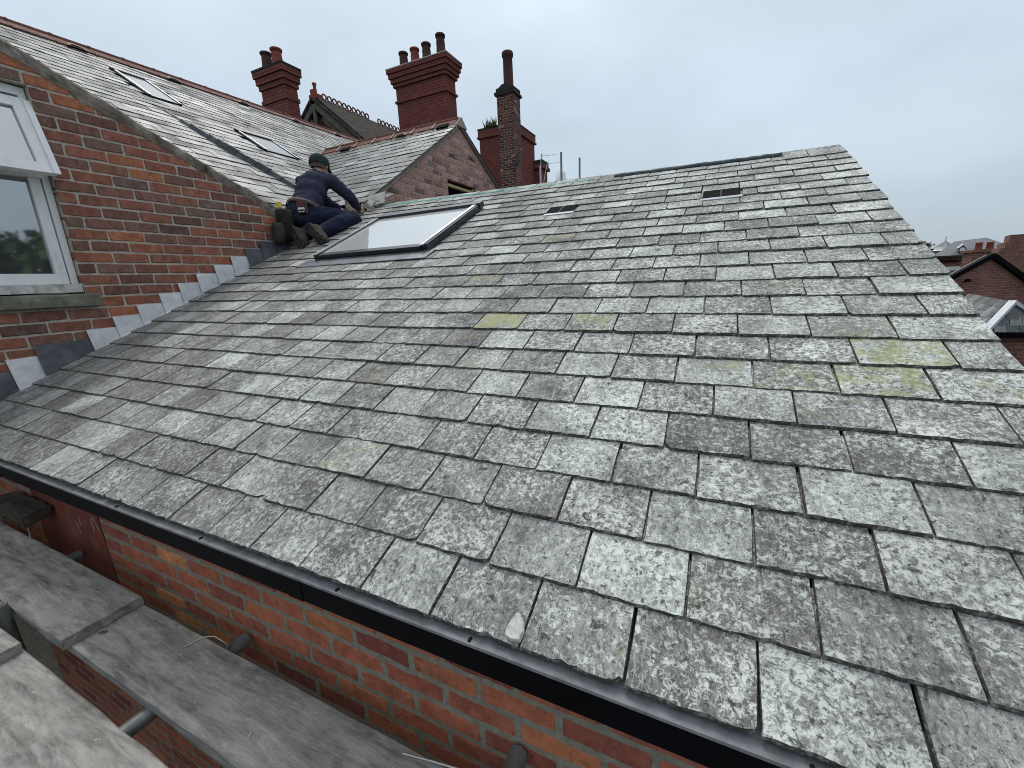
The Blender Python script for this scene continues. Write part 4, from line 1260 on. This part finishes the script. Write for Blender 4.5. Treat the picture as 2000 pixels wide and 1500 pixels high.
# ================================================================== houses in the distance on the right
def wallbox(x0, x1, y0, y1, z0, z1, mat, parent, name='wall'): return MB().box((x0, y0, z0), (x1, y1, z1)).build(name, M[mat], parent)
# near hip roof just beyond the verge
hr = thing('hipped_outbuilding', (9.6, 9.6, -6), 'small brick outbuilding with slate hip roof and white hip flashing, right edge', 'building')
apx, apb = Vector((8.57, 9.385, .0)), Vector((8.976, 11.878, .02))
Lc, Rc = Vector((8.17, 9.06, -.46)), Vector((9.20, 9.46, -.50))
Lb = Lc + (apb - apx)
Rb = Rc + (apb - apx)
hrf = MB().add([Lc, Rc, apx], [(0, 1, 2)]).add([Lc, apx, apb, Lb], [(0, 1, 2, 3)]).add([Rc, Rb, apb, apx], [(0, 1, 2, 3)]).build('roof', M['farslate'], hr)
UPZ = Vector((0, 0, .022))
MB().bar(Lc + UPZ, apx + UPZ, .10, .05).bar(Rc + UPZ, apx + UPZ, .10, .05).build('hip_flashing', M['flashwhite'], hr)
ins = lambda p, k: Vector((p.x + (apx.x + .1 - p.x) * k, p.y + .08, p.z - .06))
MB().prism([ins(Lc, .1), ins(Rc, .06), Rb + Vector((0, 0, -.06)), Lb + Vector((0, 0, -.06))], (0, 0, -5.4)).build('wall', M['farbrick'], hr)
MB().bar(Lc + Vector((-.03, -.03, -.05)), Rc + Vector((.1, -.01, -.05)), .07, .07).build('gutter', M['black'], hr)
spots = []
def tri_slates(a, c, top, top2, gauge, sw, n_):
    e = (c - a).normalized()
    nr = (c - a).cross(top - a).normalized()
    if nr.z < 0: nr = -nr
    v_ = nr.cross(e)
    Ht = (top - a).dot(v_)
    for k in range(n_):
        f = (k * gauge + gauge * .5) / Ht
        if f > .97: break
        l_ = (top - a).dot(e) * f
        r__ = (c - a).length + ((top2 - c).dot(e)) * f
        x = l_ + (.0 if k % 2 else sw / 4) + .13
        while x < r__ - sw * .8:
            spots.append((frame(a + e * x + v_ * (k * gauge) + nr * .006, e, v_, nr) @ Matrix.Rotation(-.03, 4, 'X') @ Matrix.Diagonal((1, .55, 1, 1)), sw / .26)); x += sw
tri_slates(Lc, Rc, apx, apx, .11, .2, 8)
tri_slates(Lb, Lc, apb, apx, .11, .2, 8)
lay_slates(hrf, spots, avar, .25, M['nslate'], 300)
# brick gable with a black verge
gh = thing('gable_house', (11.2, 17, -6), 'brown brick gable end with a black verge, right edge', 'building')
def slab_gable(parent, a, apex, c, depth, mat, verge, vmat, zb=-6):
    a, apex, c = Vector(a), Vector(apex), Vector(c)
    dirv = (c - a); dirv.z = 0; dirv.normalize()
    nn = Vector((-dirv.y, dirv.x, 0))
    b = MB().prism([Vector((a.x, a.y, zb)), Vector((c.x, c.y, zb)), c, apex, a], nn * depth)
    wl = b.build('gable_wall', M[mat], parent)
    for p_, q_ in ((a, apex), (c, apex)):
        e = (p_ - q_).normalized() * .15
        MB().bar(p_ + e - nn * .04, q_ - nn * .04 + Vector((0, 0, .03)), .12, verge).build('verge_board', M[vmat], parent)
    rb_ = MB()
    for p_ in (a, c):
        rb_.add([p_ + Vector((0, 0, .05)) - nn * .08, apex + Vector((0, 0, .06)) - nn * .08, apex + Vector((0, 0, .06)) + nn * depth, p_ + Vector((0, 0, .05)) + nn * depth], [(0, 1, 2, 3)])
    rb_.build('roof', M['farslate'], parent)
    return wl, dirv, nn
wl, dv_, nn_ = slab_gable(gh, (9.6, 15.75, -.08), (11.142, 16.571, .80), (12.9, 17.5, -.36), .12, 'farbrick', .13, 'black')
MB().box((10.60, 16.15, .12), (10.68, 16.3, .2)).build('vent_brick', M['void'], gh)
# house with a white framed window and dormer roof
wh = thing('window_house', (16.2, 33, -6), 'red brick house with a white framed window and grey dormer roof', 'building')
b = MB().prism([(13.5, 31.6, -6), (17.02, 33.15, -6), (17.02, 33.15, .93), (13.5, 31.6, .93)], (-1.4, 3.2, 0))
b.build('wall', M['farbrick'], wh)
MB().prism([(15.2, 32.28, .40), (16.78, 32.975, .40), (16.78, 32.975, -1.2), (15.2, 32.28, -1.2)], (.04, -.09, 0)).build('window_frame', M['whitepvc'], wh)
MB().prism([(15.35, 32.28, .20), (16.60, 32.83, .20), (16.60, 32.83, -1.1), (15.35, 32.28, -1.1)], (.02, -.045, 0)).build('pane', M['wglass'], wh)
MB().bar((13.5, 31.5, .72), (16.7, 32.92, .72), .12, .1).build('string_course', M['black'], wh)
MB().bar((13.5, 31.5, .97), (17.1, 33.1, .97), .3, .1).build('gutter', M['soot'], wh)
MB().tube([(16.78, 32.85, .55), (17.25, 33.0, .38)], .05).build('downpipe', M['soot'], wh)
t = thing('chimney_stack', (16.8, 30.9, 0), 'low broad red brick chimney behind the black-edged gable', 'chimney')
MB().box((16.25, 30.6, -4), (17.6, 31.6, 1.1)).box((16.15, 30.5, 1.1), (17.7, 31.7, 1.2)).box((16.4, 30.7, 1.2), (17.5, 31.5, 1.24)).build('stack', M['farbrick'], t)
for i, x in enumerate((16.52, 16.95)): MB().lathe((x, 30.85, 1.24), [(.15, 0), (.13, .30), (.16, .33), (.13, .36), (.1, .36)], 12).build('chimney_pot', M['redpot'], t)
gr = thing('grey_roof_house', (27, 57, -6), 'long grey slate roof with a small white dormer in the distance', 'building')
b = MB().add([(22.6, 54.2, 1.1), (25.9, 55.8, 1.1), (28.6, 60.2, 2.85), (25.6, 58.4, 2.6)], [(0, 1, 2, 3)])
b.add([(25.9, 55.8, 1.1), (31.4, 58.6, 1.1), (28.6, 60.2, 2.85)], [(0, 1, 2)])
b.build('roof', M['farslate'], gr)
MB().prism([(22.7, 54.3, -6), (25.9, 55.85, -6), (31.3, 58.7, -6), (29, 66, -6), (21, 61, -6)], (0, 0, 7.08)).build('wall', M['farbrick'], gr)
b = MB().prism([(24.75, 55.2, 1.55), (25.45, 55.55, 1.55), (25.45, 55.55, 1.9), (25.1, 55.38, 2.15), (24.75, 55.2, 1.9)], (.7, 1.6, 0))
dm = b.build('dormer', M['farslate'], gr)
MB().bar((24.68, 55.1, 1.85), (25.1, 55.3, 2.2), .12, .08).bar((25.1, 55.3, 2.2), (25.5, 55.5, 1.85), .12, .08).box((24.85, 55.15, 1.6), (25.3, 55.3, 1.66)).build('dormer_trim', M['whitepvc'], dm)
MB().prism([(24.9, 55.2, 1.62), (25.3, 55.4, 1.62), (25.3, 55.4, 1.88), (24.9, 55.2, 1.88)], (.02, -.04, 0)).build('pane', M['wglass'], dm)
cu_ = thing('cupola', (33.5, 83, -6), 'pointed slate cupola with a thin finial on the skyline', 'tower')
MB().lathe((33.6, 83.0, 2.72), [(1.1, 0), (1.05, .05), (.0, .85)], 4, False).build('spire', M['farslate'], cu_)
MB().lathe((33.6, 83.0, 2.35), [(.95, 0), (.95, .37)], 12).lathe((33.6, 83, 2.2), [(1.5, 0), (1.0, .15)], 12).build('drum', M['whitepvc'], cu_)
MB().lathe((33.6, 83.0, -6), [(1.5, 0), (1.5, 8.2)], 8, False).build('tower_body', M['farbrick'], cu_)
MB().tube([(33.6, 83, 3.5), (33.6, 83, 4.1)], .04, 6).build('finial', M['soot'], cu_)
t = thing('chimney_stack', (14.6, 22.9, -2), 'big stepped brown chimney breast at the right picture edge', 'chimney')
b = MB().prism([(13.62, 22.3, -6), (15.6, 23.2, -6), (15.6, 23.2, .85), (13.62, 22.3, .55)], (.2, 1.2, 0)).prism([(13.78, 22.42, .55), (15.6, 23.2, .55), (15.6, 23.2, 1.2), (13.78, 22.42, 1.1)], (.2, 1.0, 0)).prism([(13.95, 22.52, 1.1), (15.6, 23.2, 1.1), (15.6, 23.2, 1.45), (13.95, 22.52, 1.3)], (.2, 1., 0)).prism([(14.05, 22.58, 1.3), (15.6, 23.2, 1.3), (15.6, 23.2, 1.62), (14.05, 22.58, 1.58)], (.2, .8, 0))
b.build('stack', M['farbrick'], t)

# terraces below the far side of the roof (out of sight from the scaffold, in sight a step aside)
for x0, x1, y0, zr, l_ in ((-2, 8.5, 24, .35, 'low brick terrace hidden behind the slate roof'), (0, 15, 40, .3, 'further brick terrace hidden behind the slate roof')):
    tr = thing('terraced_house', ((x0 + x1) / 2, y0 + 3, -6), l_, 'building')
    MB().prism([(x0, y0, -6), (x0, y0 + 6, -6), (x0, y0 + 6, zr - 2), (x0, y0 + 3, zr - .05), (x0, y0, zr - 2)], (x1 - x0, 0, 0)).build('wall', M['farbrick'], tr)
    MB().add([(x0 - .1, y0 - .25, zr - 2.12), (x1 + .1, y0 - .25, zr - 2.12), (x1 + .1, y0 + 3, zr), (x0 - .1, y0 + 3, zr)], [(0, 1, 2, 3)]).add([(x0 - .1, y0 + 3, zr), (x1 + .1, y0 + 3, zr), (x1 + .1, y0 + 6.25, zr - 2.12), (x0 - .1, y0 + 6.25, zr - 2.12)], [(0, 1, 2, 3)]).build('roof', M['farslate'], tr).modifiers.new('thick', 'SOLIDIFY').thickness = .08
    for k in range(int((x1 - x0) / 2.5)):
        wx = x0 + 1.0 + k * 2.5
        wf = MB().box((wx, y0 - .03, -3.6), (wx + 1., y0 + .02, -2.3)).build('window', M['whitepvc'], tr)
        MB().box((wx + .08, y0 - .034, -3.52), (wx + .92, y0 - .031, -2.38)).build('pane', M['wglass'], wf)
# ------------------------------------------------------------------ trees
def tree(name, loc, h, r, n, label, leaf=.22, squash=.8, trunk=True):
    t = thing(name, loc, label, 'tree')
    L = Vector(loc)
    if trunk:
        b = MB().tube([L, L + Vector((.1, 0, h * .35)), L + Vector((.0, .1, h * .75))], [r * .09, r * .07, r * .03], 8)
        for i in range(6):
            a = i * 1.05 + U(0, .4)
            b.tube([L + Vector((0, 0, h * (.35 + .05 * i))), L + Vector((math.cos(a) * r * .6, math.sin(a) * r * .6, h * (.55 + .06 * i)))], [r * .04, r * .015], 6)
        b.build('trunk', M['bark'], t)
    b = MB()
    lobes = [(Vector((U(-.6, .6) * r, U(-.6, .6) * r, h * .72 + U(-.28, .25) * h * squash * .8)), U(.28, .5) * r) for _ in range(16)]
    for i in range(n):
        c, rr = random.choice(lobes)
        d = Vector((random.gauss(0, 1), random.gauss(0, 1), random.gauss(0, 1))).normalized() * rr * (R() ** .35)
        p = L + c + d
        a = Vector((random.gauss(0, 1), random.gauss(0, 1), random.gauss(0, 1))).normalized()
        e = a.orthogonal().normalized()
        s_ = leaf * U(.5, 1.2)
        f = a.cross(e)
        b.add([p - e * s_, p + f * s_ * .5, p + e * s_, p - f * s_ * .5], [(0, 1, 2, 3)])
    b.build('crown', M['leaf'], t)
    return t
tree('broadleaf_tree', (24.0, 61.3, -6), 9.3, 1.6, 1800, 'thin crowned tree on the skyline left of the cupola', .2)
tree('broadleaf_tree', (31.2, 64.2, -6), 9.3, 2.2, 2600, 'round green tree between the low chimney and the big stepped chimney', .2)
tree('broadleaf_tree', (23.4, 58.5, -6), 7.6, 1.2, 1200, 'small bush-like tree just above the roof verge', .18)
# trees out to the right that the window panes mirror
for i in range(9):
    tree('broadleaf_tree', (26 + U(-3, 8), 16 - i * 4.2 + U(-1.5, 1.5), -6), U(9.2, 11.0), U(3.4, 4.4), 1300, 'tree of the row right of the view, mirrored in the window', .5)['group'] = 'trees right of the view'

# ================================================================== the worker
P_ = thing('person', (.2, 2.75, 1.12), 'man in navy jersey, navy trousers and dark green cap kneeling on the slates', 'person')
def skin(name, nodes, edges, mat, sub=2, root=0, parent=P_):
    m = D.meshes.new(name)
    m.from_pydata([n_[0] for n_ in nodes], edges, [])
    o = D.objects.new(name, m)
    COL.objects.link(o)
    md = o.modifiers.new('skin', 'SKIN')
    md.use_smooth_shade = True
    for i, n_ in enumerate(nodes):
        rr = n_[1]
        m.skin_vertices[0].data[i].radius = rr if isinstance(rr, tuple) else (rr, rr)
    m.skin_vertices[0].data[root].use_root = True
    o.modifiers.new('sub', 'SUBSURF').render_levels = sub
    o.modifiers['sub'].levels = sub
    dg = bpy.context.evaluated_depsgraph_get()
    me = D.meshes.new_from_object(o.evaluated_get(dg))
    D.objects.remove(o)
    me.name = name
    me.materials.clear()
    me.materials.append(mat)
    me.polygons.foreach_set('use_smooth', [True] * len(me.polygons))
    return link(D.objects.new(name, me), parent)
pel, wst, chs, nkb = (-.01, 2.76, 1.50), (-.015, 2.87, 1.645), (-.035, 2.99, 1.83), (-.062, 3.075, 1.955)
nck, hdb, hdt = (-.072, 3.105, 1.995), (-.083, 3.14, 2.05), (-.083, 3.15, 2.118)
shR, elR, wrR, haR = (.155, 3.06, 1.865), (.225, 3.24, 1.715), (.175, 3.39, 1.632), (.155, 3.45, 1.612)
shL, elL, wrL, haL = (-.205, 2.99, 1.885), (-.06, 3.20, 1.665), (.085, 3.27, 1.568), (.13, 3.31, 1.552)
hpR, knR, anR = (.095, 2.79, 1.475), (.40, 3.06, 1.445), (.375, 2.63, 1.285)
hpL, knL, anL = (-.13, 2.75, 1.495), (.10, 3.06, 1.455), (.14, 2.60, 1.275)
def fingers(nodes, edges, wi, hand, d, up_, s=1.):
    d = Vector(d).normalized(); up_ = Vector(up_).normalized()
    side = d.cross(up_).normalized()
    h0 = Vector(hand)
    for k, (o_, l) in enumerate(((-.030, .062), (-.010, .072), (.010, .068), (.029, .054))):
        b0 = h0 + side * o_ + d * .02
        p1 = b0 + d * l * .45 + up_ * .006
        p2 = b0 + d * l * .8 - up_ * .018
        i = len(nodes)
        nodes += [(tuple(b0), .0098 * s), (tuple(p1), .0088 * s), (tuple(p2), .0075 * s)]
        edges += [(wi, i), (i, i + 1), (i + 1, i + 2)]
    i = len(nodes)
    nodes += [(tuple(h0 - side * .03 - d * .025), .011 * s), (tuple(h0 - side * .058 + d * .01 - up_ * .012), .009 * s)]
    edges += [(wi, i), (i, i + 1)]
nodes = [(pel, .08), (wst, .075), (chs, .075), (nkb, .055), (nck, .052), (hdb, .078), (hdt, .070), (shL, .05), (elL, .042), (wrL, .03), (haL, (.036, .018)), (shR, .05), (elR, .040), (wrR, .028), (haR, (.036, .018)),
         ((-.053, 3.235, 2.035), .016), ((-.075, 3.225, 2.0), .045)]
edges = [(0, 1), (1, 2), (2, 3), (3, 4), (4, 5), (5, 6), (3, 7), (7, 8), (8, 9), (9, 10), (3, 11), (11, 12), (12, 13), (13, 14), (5, 16), (16, 15)]
fingers(nodes, edges, 10, haL, Vector(haL) - Vector(wrL), (0, -.3, 1))
fingers(nodes, edges, 14, haR, Vector(haR) - Vector(wrR), (0, -.3, 1))
skin('body', nodes, edges, M['skin'])
def blob(name, caps, balls, mat, vox=.011, wrinkle=.006, wscale=16, parent=P_, up=None):
    """tapered limbs and ellipsoids fused into one continuous surface"""
    b = MB()
    for p, q, r0, r1 in caps:
        p, q = Vector(p), Vector(q)
        n = 6
        for i in range(n + 1):
            t = i / n
            balls = balls + [(p.lerp(q, t), (r0 + (r1 - r0) * t,) * 3, None)] if i in (0, n) else balls
        b.tube([p.lerp(q, i / 4) for i in range(5)], [r0 + (r1 - r0) * i / 4 for i in range(5)], 16, True)
    for c, rr, fr_ in balls:
        bm = bmesh.new()
        bmesh.ops.create_uvsphere(bm, u_segments=18, v_segments=12, radius=1)
        mm = (fr_ if fr_ is not None else Matrix.Identity(3)) @ Matrix.Diagonal(rr)
        vs = [Vector(c) + mm @ v.co for v in bm.verts]
        fs = [tuple(v.index for v in f.verts) for f in bm.faces]
        bm.free()
        b.add(vs, fs)
    o = b.build(name, mat)
    rm = o.modifiers.new('fuse', 'REMESH'); rm.mode = 'VOXEL'; rm.voxel_size = vox
    sm_ = o.modifiers.new('soft', 'SMOOTH'); sm_.iterations = 7; sm_.factor = .6
    dg = bpy.context.evaluated_depsgraph_get()
    me = D.meshes.new_from_object(o.evaluated_get(dg))
    D.objects.remove(o)
    me.name = name
    me.materials.clear(); me.materials.append(mat)
    for v in me.vertices:
        k = mnoise.noise((v.co.x * wscale, v.co.y * wscale * .7, v.co.z * wscale * 1.5)) + .5 * mnoise.noise((v.co.x * wscale * 2.3 + 5, v.co.y * wscale * 2, v.co.z * wscale * 3))
        v.co += v.normal * (k * wrinkle)
    me.polygons.foreach_set('use_smooth', [True] * len(me.polygons))
    return link(D.objects.new(name, me), parent)
LAT = Vector((.985, .17, .02)).normalized()
SPN = (Vector(nkb) - Vector(pel)).normalized()
APV = SPN.cross(LAT).normalized()
LAT = APV.cross(SPN).normalized()
TF = Matrix((LAT, APV, SPN)).transposed()
blob('jersey', [(shR, elR, .078, .060), (elR, Vector(wrR).lerp(Vector(elR), .08), .060, .044), (shL, elL, .078, .060), (elL, Vector(elL).lerp(Vector(wrL), .55), .058, .050), (nkb, Vector(nkb).lerp(Vector(nck), .6), .068, .062)],
     [((-.012, 2.795, 1.575), (.186, .145, .09), TF), ((-.016, 2.85, 1.64), (.182, .135, .13), TF), ((-.03, 2.93, 1.76), (.186, .135, .14), TF), ((-.04, 2.99, 1.85), (.190, .125, .12), TF), ((-.048, 3.035, 1.905), (.175, .105, .075), TF),
      ((-.06, 3.06, 1.93), (.10, .08, .06), TF)], M['navy'], wrinkle=.007, wscale=13)
blob('trousers', [(hpR, knR, .118, .090), (knR, (.39, 2.86, 1.375), .086, .086), ((.39, 2.86, 1.375), Vector(anR), .088, .064), (hpL, knL, .118, .088), (knL, (.12, 2.84, 1.37), .084, .08), ((.12, 2.84, 1.37), Vector(anL), .08, .062)],
     [((-.012, 2.77, 1.50), (.192, .15, .13), TF), ((-.012, 2.80, 1.56), (.165, .128, .08), TF), ((.02, 2.72, 1.44), (.17, .11, .09), None)], M['trouser'], wrinkle=.010, wscale=11)
def boot(ank, toe, heel):
    a, t_, h = Vector(ank), Vector(toe), Vector(heel)
    d = (t_ - h).normalized()
    nrm_ = Vector((-.1, -1, .2)); nrm_ = (nrm_ - d * nrm_.dot(d)).normalized()     # the sole looks back at us
    o = blob('boot', [(a, h - nrm_ * .035 + d * .03, .058, .054), (h - nrm_ * .03 + d * .02, h - nrm_ * .04 + d * .13, .050, .054), (h - nrm_ * .04 + d * .13, t_ - nrm_ * .028 - d * .03, .054, .046)], [], M['boot'], .009, .003, 30)
    side = d.cross(nrm_).normalized()
    pr = [(.0, .028), (.025, .041), (.08, .042), (.13, .038), (.18, .047), (.225, .050), (.262, .038), (.28, .012)]
    ol = [(f, w_) for f, w_ in pr] + [(f, -w_) for f, w_ in pr[::-1]]
    b = MB()
    n_ = len(ol)
    vs = [h - d * .035 + d * f + side * w_ + nrm_ * k for k in (.0, .028) for f, w_ in ol]
    b.add(vs, [tuple(range(n_)), tuple(range(n_, 2 * n_))] + [(i, (i + 1) % n_, n_ + (i + 1) % n_, n_ + i) for i in range(n_)])
    for f in (.02, .042, .064, .086, .14, .16, .18, .20, .222, .244):
        b.bar(h - d * .035 + d * f - side * .034 + nrm_ * .0305, h - d * .035 + d * f + side * .034 + nrm_ * .0305, .012, .007, tuple(nrm_))
    b.build('sole', M['sole'], o)
boot(anR, (.535, 2.50, 1.16), (.36, 2.52, 1.325))
boot(anL, (.275, 2.475, 1.145), (.135, 2.50, 1.315))
# cap: dome, band and peak
hc = Vector((-.083, 3.145, 2.088))
tilt = Matrix.Translation(hc) @ Matrix.Rotation(.30, 4, 'Z') @ Matrix.Rotation(-.30, 4, 'X')
b = MB()
prof = [(.102, -.035), (.107, .0), (.104, .03), (.09, .062), (.062, .085), (.03, .095), (.0, .097)]
seg = 20
vs = [tilt @ Vector((r_ * math.cos(2 * math.pi * j_ / seg), r_ * 1.1 * math.sin(2 * math.pi * j_ / seg), z)) for r_, z in prof for j_ in range(seg)]
b.add(vs, [(i * seg + j_, i * seg + (j_ + 1) % seg, (i + 1) * seg + (j_ + 1) % seg, (i + 1) * seg + j_) for i in range(len(prof) - 1) for j_ in range(seg)], True)
cap_ = b.build('cap', M['capm'], P_)
b = MB()
for i in range(9):
    a = math.pi * (.15 + .7 * i / 8)
    b.add([tilt @ Vector((.1 * math.cos(a), .108 * math.sin(a), -.028))], [])
    b.add([tilt @ Vector((.115 * math.cos(a), .172 * math.sin(a), -.055))], [])
b.f = [(2 * i, 2 * i + 2, 2 * i + 3, 2 * i + 1) for i in range(8)]; b.smooth = [True] * 8; b.r = [0.] * 8
pk = b.build('peak', M['capm'], cap_)
pk.modifiers.new('thick', 'SOLIDIFY').thickness = .004
MB().bar(tilt @ Vector((-.05, -.110, -.03)), tilt @ Vector((.05, -.110, -.03)), .006, .016).build('strap', M['olive'], cap_)
b = MB()
prof = [(.086, -.075), (.092, -.05), (.097, -.03), (.095, 0)]
vs = [tilt @ Vector((r_ * math.cos(a), r_ * 1.08 * math.sin(a) , z)) for r_, z in prof for a in [math.pi * (1.08 + .84 * j_ / 14) for j_ in range(15)]]
b.add(vs, [(i * 15 + j_, i * 15 + j_ + 1, (i + 1) * 15 + j_ + 1, (i + 1) * 15 + j_) for i in range(3) for j_ in range(14)], True)
b.build('hair', M['hair'], P_)
for s_ in (1, -1):
    e = hc + Vector((s_ * .094 + .0, .01, -.045))
    skin('ear', [(tuple(e + Vector((0, 0, .018))), (.008, .014)), (tuple(e), (.009, .016)), (tuple(e - Vector((0, 0, .02))), (.007, .010))], [(0, 1), (1, 2)], M['skin'], 1)
# belt, holder with white print, pouches and tape
def ring(c, ax_, bx_, tilt_, rx, ry, n=28):
    return [Vector(c) + Vector(ax_) * rx * math.cos(t) + Vector(bx_) * ry * math.sin(t) for t in [2 * math.pi * i / n for i in range(n + 1)]]
belt = MB()
c0 = Vector((-.01, 2.80, 1.562))
dirx, diry = Vector((.99, .08, -.06)).normalized(), Vector((-.05, .82, -.5)).normalized()
nrm_b = dirx.cross(diry)
rg = [(c0 + dirx * .203 * math.cos(t) + diry * .163 * math.sin(t)) for t in [2 * math.pi * i / 32 for i in range(32)]]
vs = [p + nrm_b * h for h in (-.022, .022) for p in rg]
belt.add(vs, [(i, (i + 1) % 32, 32 + (i + 1) % 32, 32 + i) for i in range(32)], True)
bo = belt.build('belt', M['leather'], P_)
bo.modifiers.new('thick', 'SOLIDIFY').thickness = .006
hz = frame((.135, 2.635, 1.555), Vector((.93, .37, 0)).normalized(), Vector((-.37, .93, 0)).normalized(), (0, 0, 1))
def hbox(a, c): 
    k_ = MB().box(a, c); k_.v = [tuple(hz @ Vector(p)) for p in k_.v]; return k_
hd = hbox((-.048, 0, -.062), (.048, .03, .055)).build('tool_holder', M['leather'], P_)
hbox((-.028, -.006, -.005), (.028, -.0005, .05)).build('holder_loop', M['terra'], hd)
em = MB()
for s_ in (1, -1):
    pts = [(0, .004), (s_ * .012, .014), (s_ * .026, .012), (s_ * .036, .0), (s_ * .038, -.012), (s_ * .028, -.006), (s_ * .014, -.010), (0, -.004)]
    em.prism([hz @ Vector((x, -.0065, z - .022)) for x, z in pts], hz.to_3x3() @ Vector((0, .004, 0)))
for s_ in (1, -1):
    em.prism([hz @ Vector((x, -.0065, z)) for x, z in ((s_ * .002, -.050), (s_ * .03, -.046), (s_ * .026, -.055), (s_ * .008, -.057))], hz.to_3x3() @ Vector((0, .004, 0)))
em.build('white_print', M['paper'], hd)
def pouch(c, sx, sy, sz, mat, nm):
    c = Vector(c)
    b = MB()
    prof = [(.55, 0), (.9, .12), (1., .4), (.98, .8), (.85, 1.), (.7, 1.0)]
    sg = 14
    vs = [c + Vector((sx * k * math.copysign(abs(math.cos(a)) ** .6, math.cos(a)), sy * k * math.copysign(abs(math.sin(a)) ** .6, math.sin(a)), sz * z)) for k, z in prof for a in [2 * math.pi * j_ / sg for j_ in range(sg)]]
    b.add(vs, [(i * sg + j_, i * sg + (j_ + 1) % sg, (i + 1) * sg + (j_ + 1) % sg, (i + 1) * sg + j_) for i in range(len(prof) - 1) for j_ in range(sg)] + [tuple(range(sg))], True)
    return b.build(nm, M[mat], P_)
pouch((.066, 2.475, 1.205), .055, .075, .31, 'olive', 'tool_bag')
pouch((.075, 2.375, 1.185), .045, .055, .19, 'boot', 'tool_pouch')
MB().bar((.06, 2.50, 1.50), (-.13, 2.72, 1.565), .04, .008).build('bag_strap', M['leather'], P_)
tp = MB().box((.005, 2.445, 1.535), (.042, 2.485, 1.585), .003)
tp.build('tape_measure', M['yellow'], P_)
skin('glove', [(wrR, .036), (haR, (.044, .026)), (tuple(Vector(haR) + Vector((-.018, .045, -.012))), (.040, .020)), (tuple(Vector(haR) + Vector((.03, .01, -.01))), .014)], [(0, 1), (1, 2), (1, 3)], M['glove'], 1)

# ------------------------------------------------------------------ rubble and loose slates in front of the worker
b = MB()
for i in range(46):
    x, s = U(-.12, .34), U(3.40, 3.70)
    p = roof(x, s, .025 + U(0, .035))
    if abs(x - .15) < .08 and s < 3.52: continue
    r_ = U(.012, .04)
    m = Matrix.Translation(p) @ Matrix.Rotation(U(0, 6), 4, Vector((U(-1, 1), U(-1, 1), 1)).normalized())
    bmv = [Vector((a, c, d)) * r_ * U(.6, 1.2) for a in (-1, 1) for c in (-1, 1) for d in (-.6, .6)]
    b.add([m @ v for v in bmv], [(0, 1, 3, 2), (4, 6, 7, 5), (0, 4, 5, 1), (2, 3, 7, 6), (0, 2, 6, 4), (1, 5, 7, 3)])
tag(b.build('mortar_rubble', M['rubble']), 'heap of broken mortar rubble at the ridge in front of the worker', 'rubble', kind='stuff')
lp = MB().tube([(.0, 3.42, 1.62), (-.03, 3.44, 1.78), (-.03, 3.45, 1.80)], [.035, .03, .012], 8)
tag(lp.build('mortar_lump', M['rubble']), 'upright broken lump of mortar under the worker raised arm', 'rubble')
LB = ['broken grey slate tilted on the valley right of the worker', 'flat slate offcut at the foot of the wing verge']
for i, (x, s, rz, rx, L_) in enumerate(((.30, 3.64, .5, .25, LB[0]), (.18, 3.70, -.4, .1, LB[1]))):
    o = D.objects.new('loose_slate', variants[i].mesh('loose_slate'))
    o.data.materials.append(M['slate'])
    COL.objects.link(o)
    o.matrix_basis = frame(roof(x, s, .05), (1, 0, 0), ES, EN) @ Matrix.Rotation(rz, 4, 'Z') @ Matrix.Rotation(rx, 4, 'X')
    tag(o, L_, 'slate')
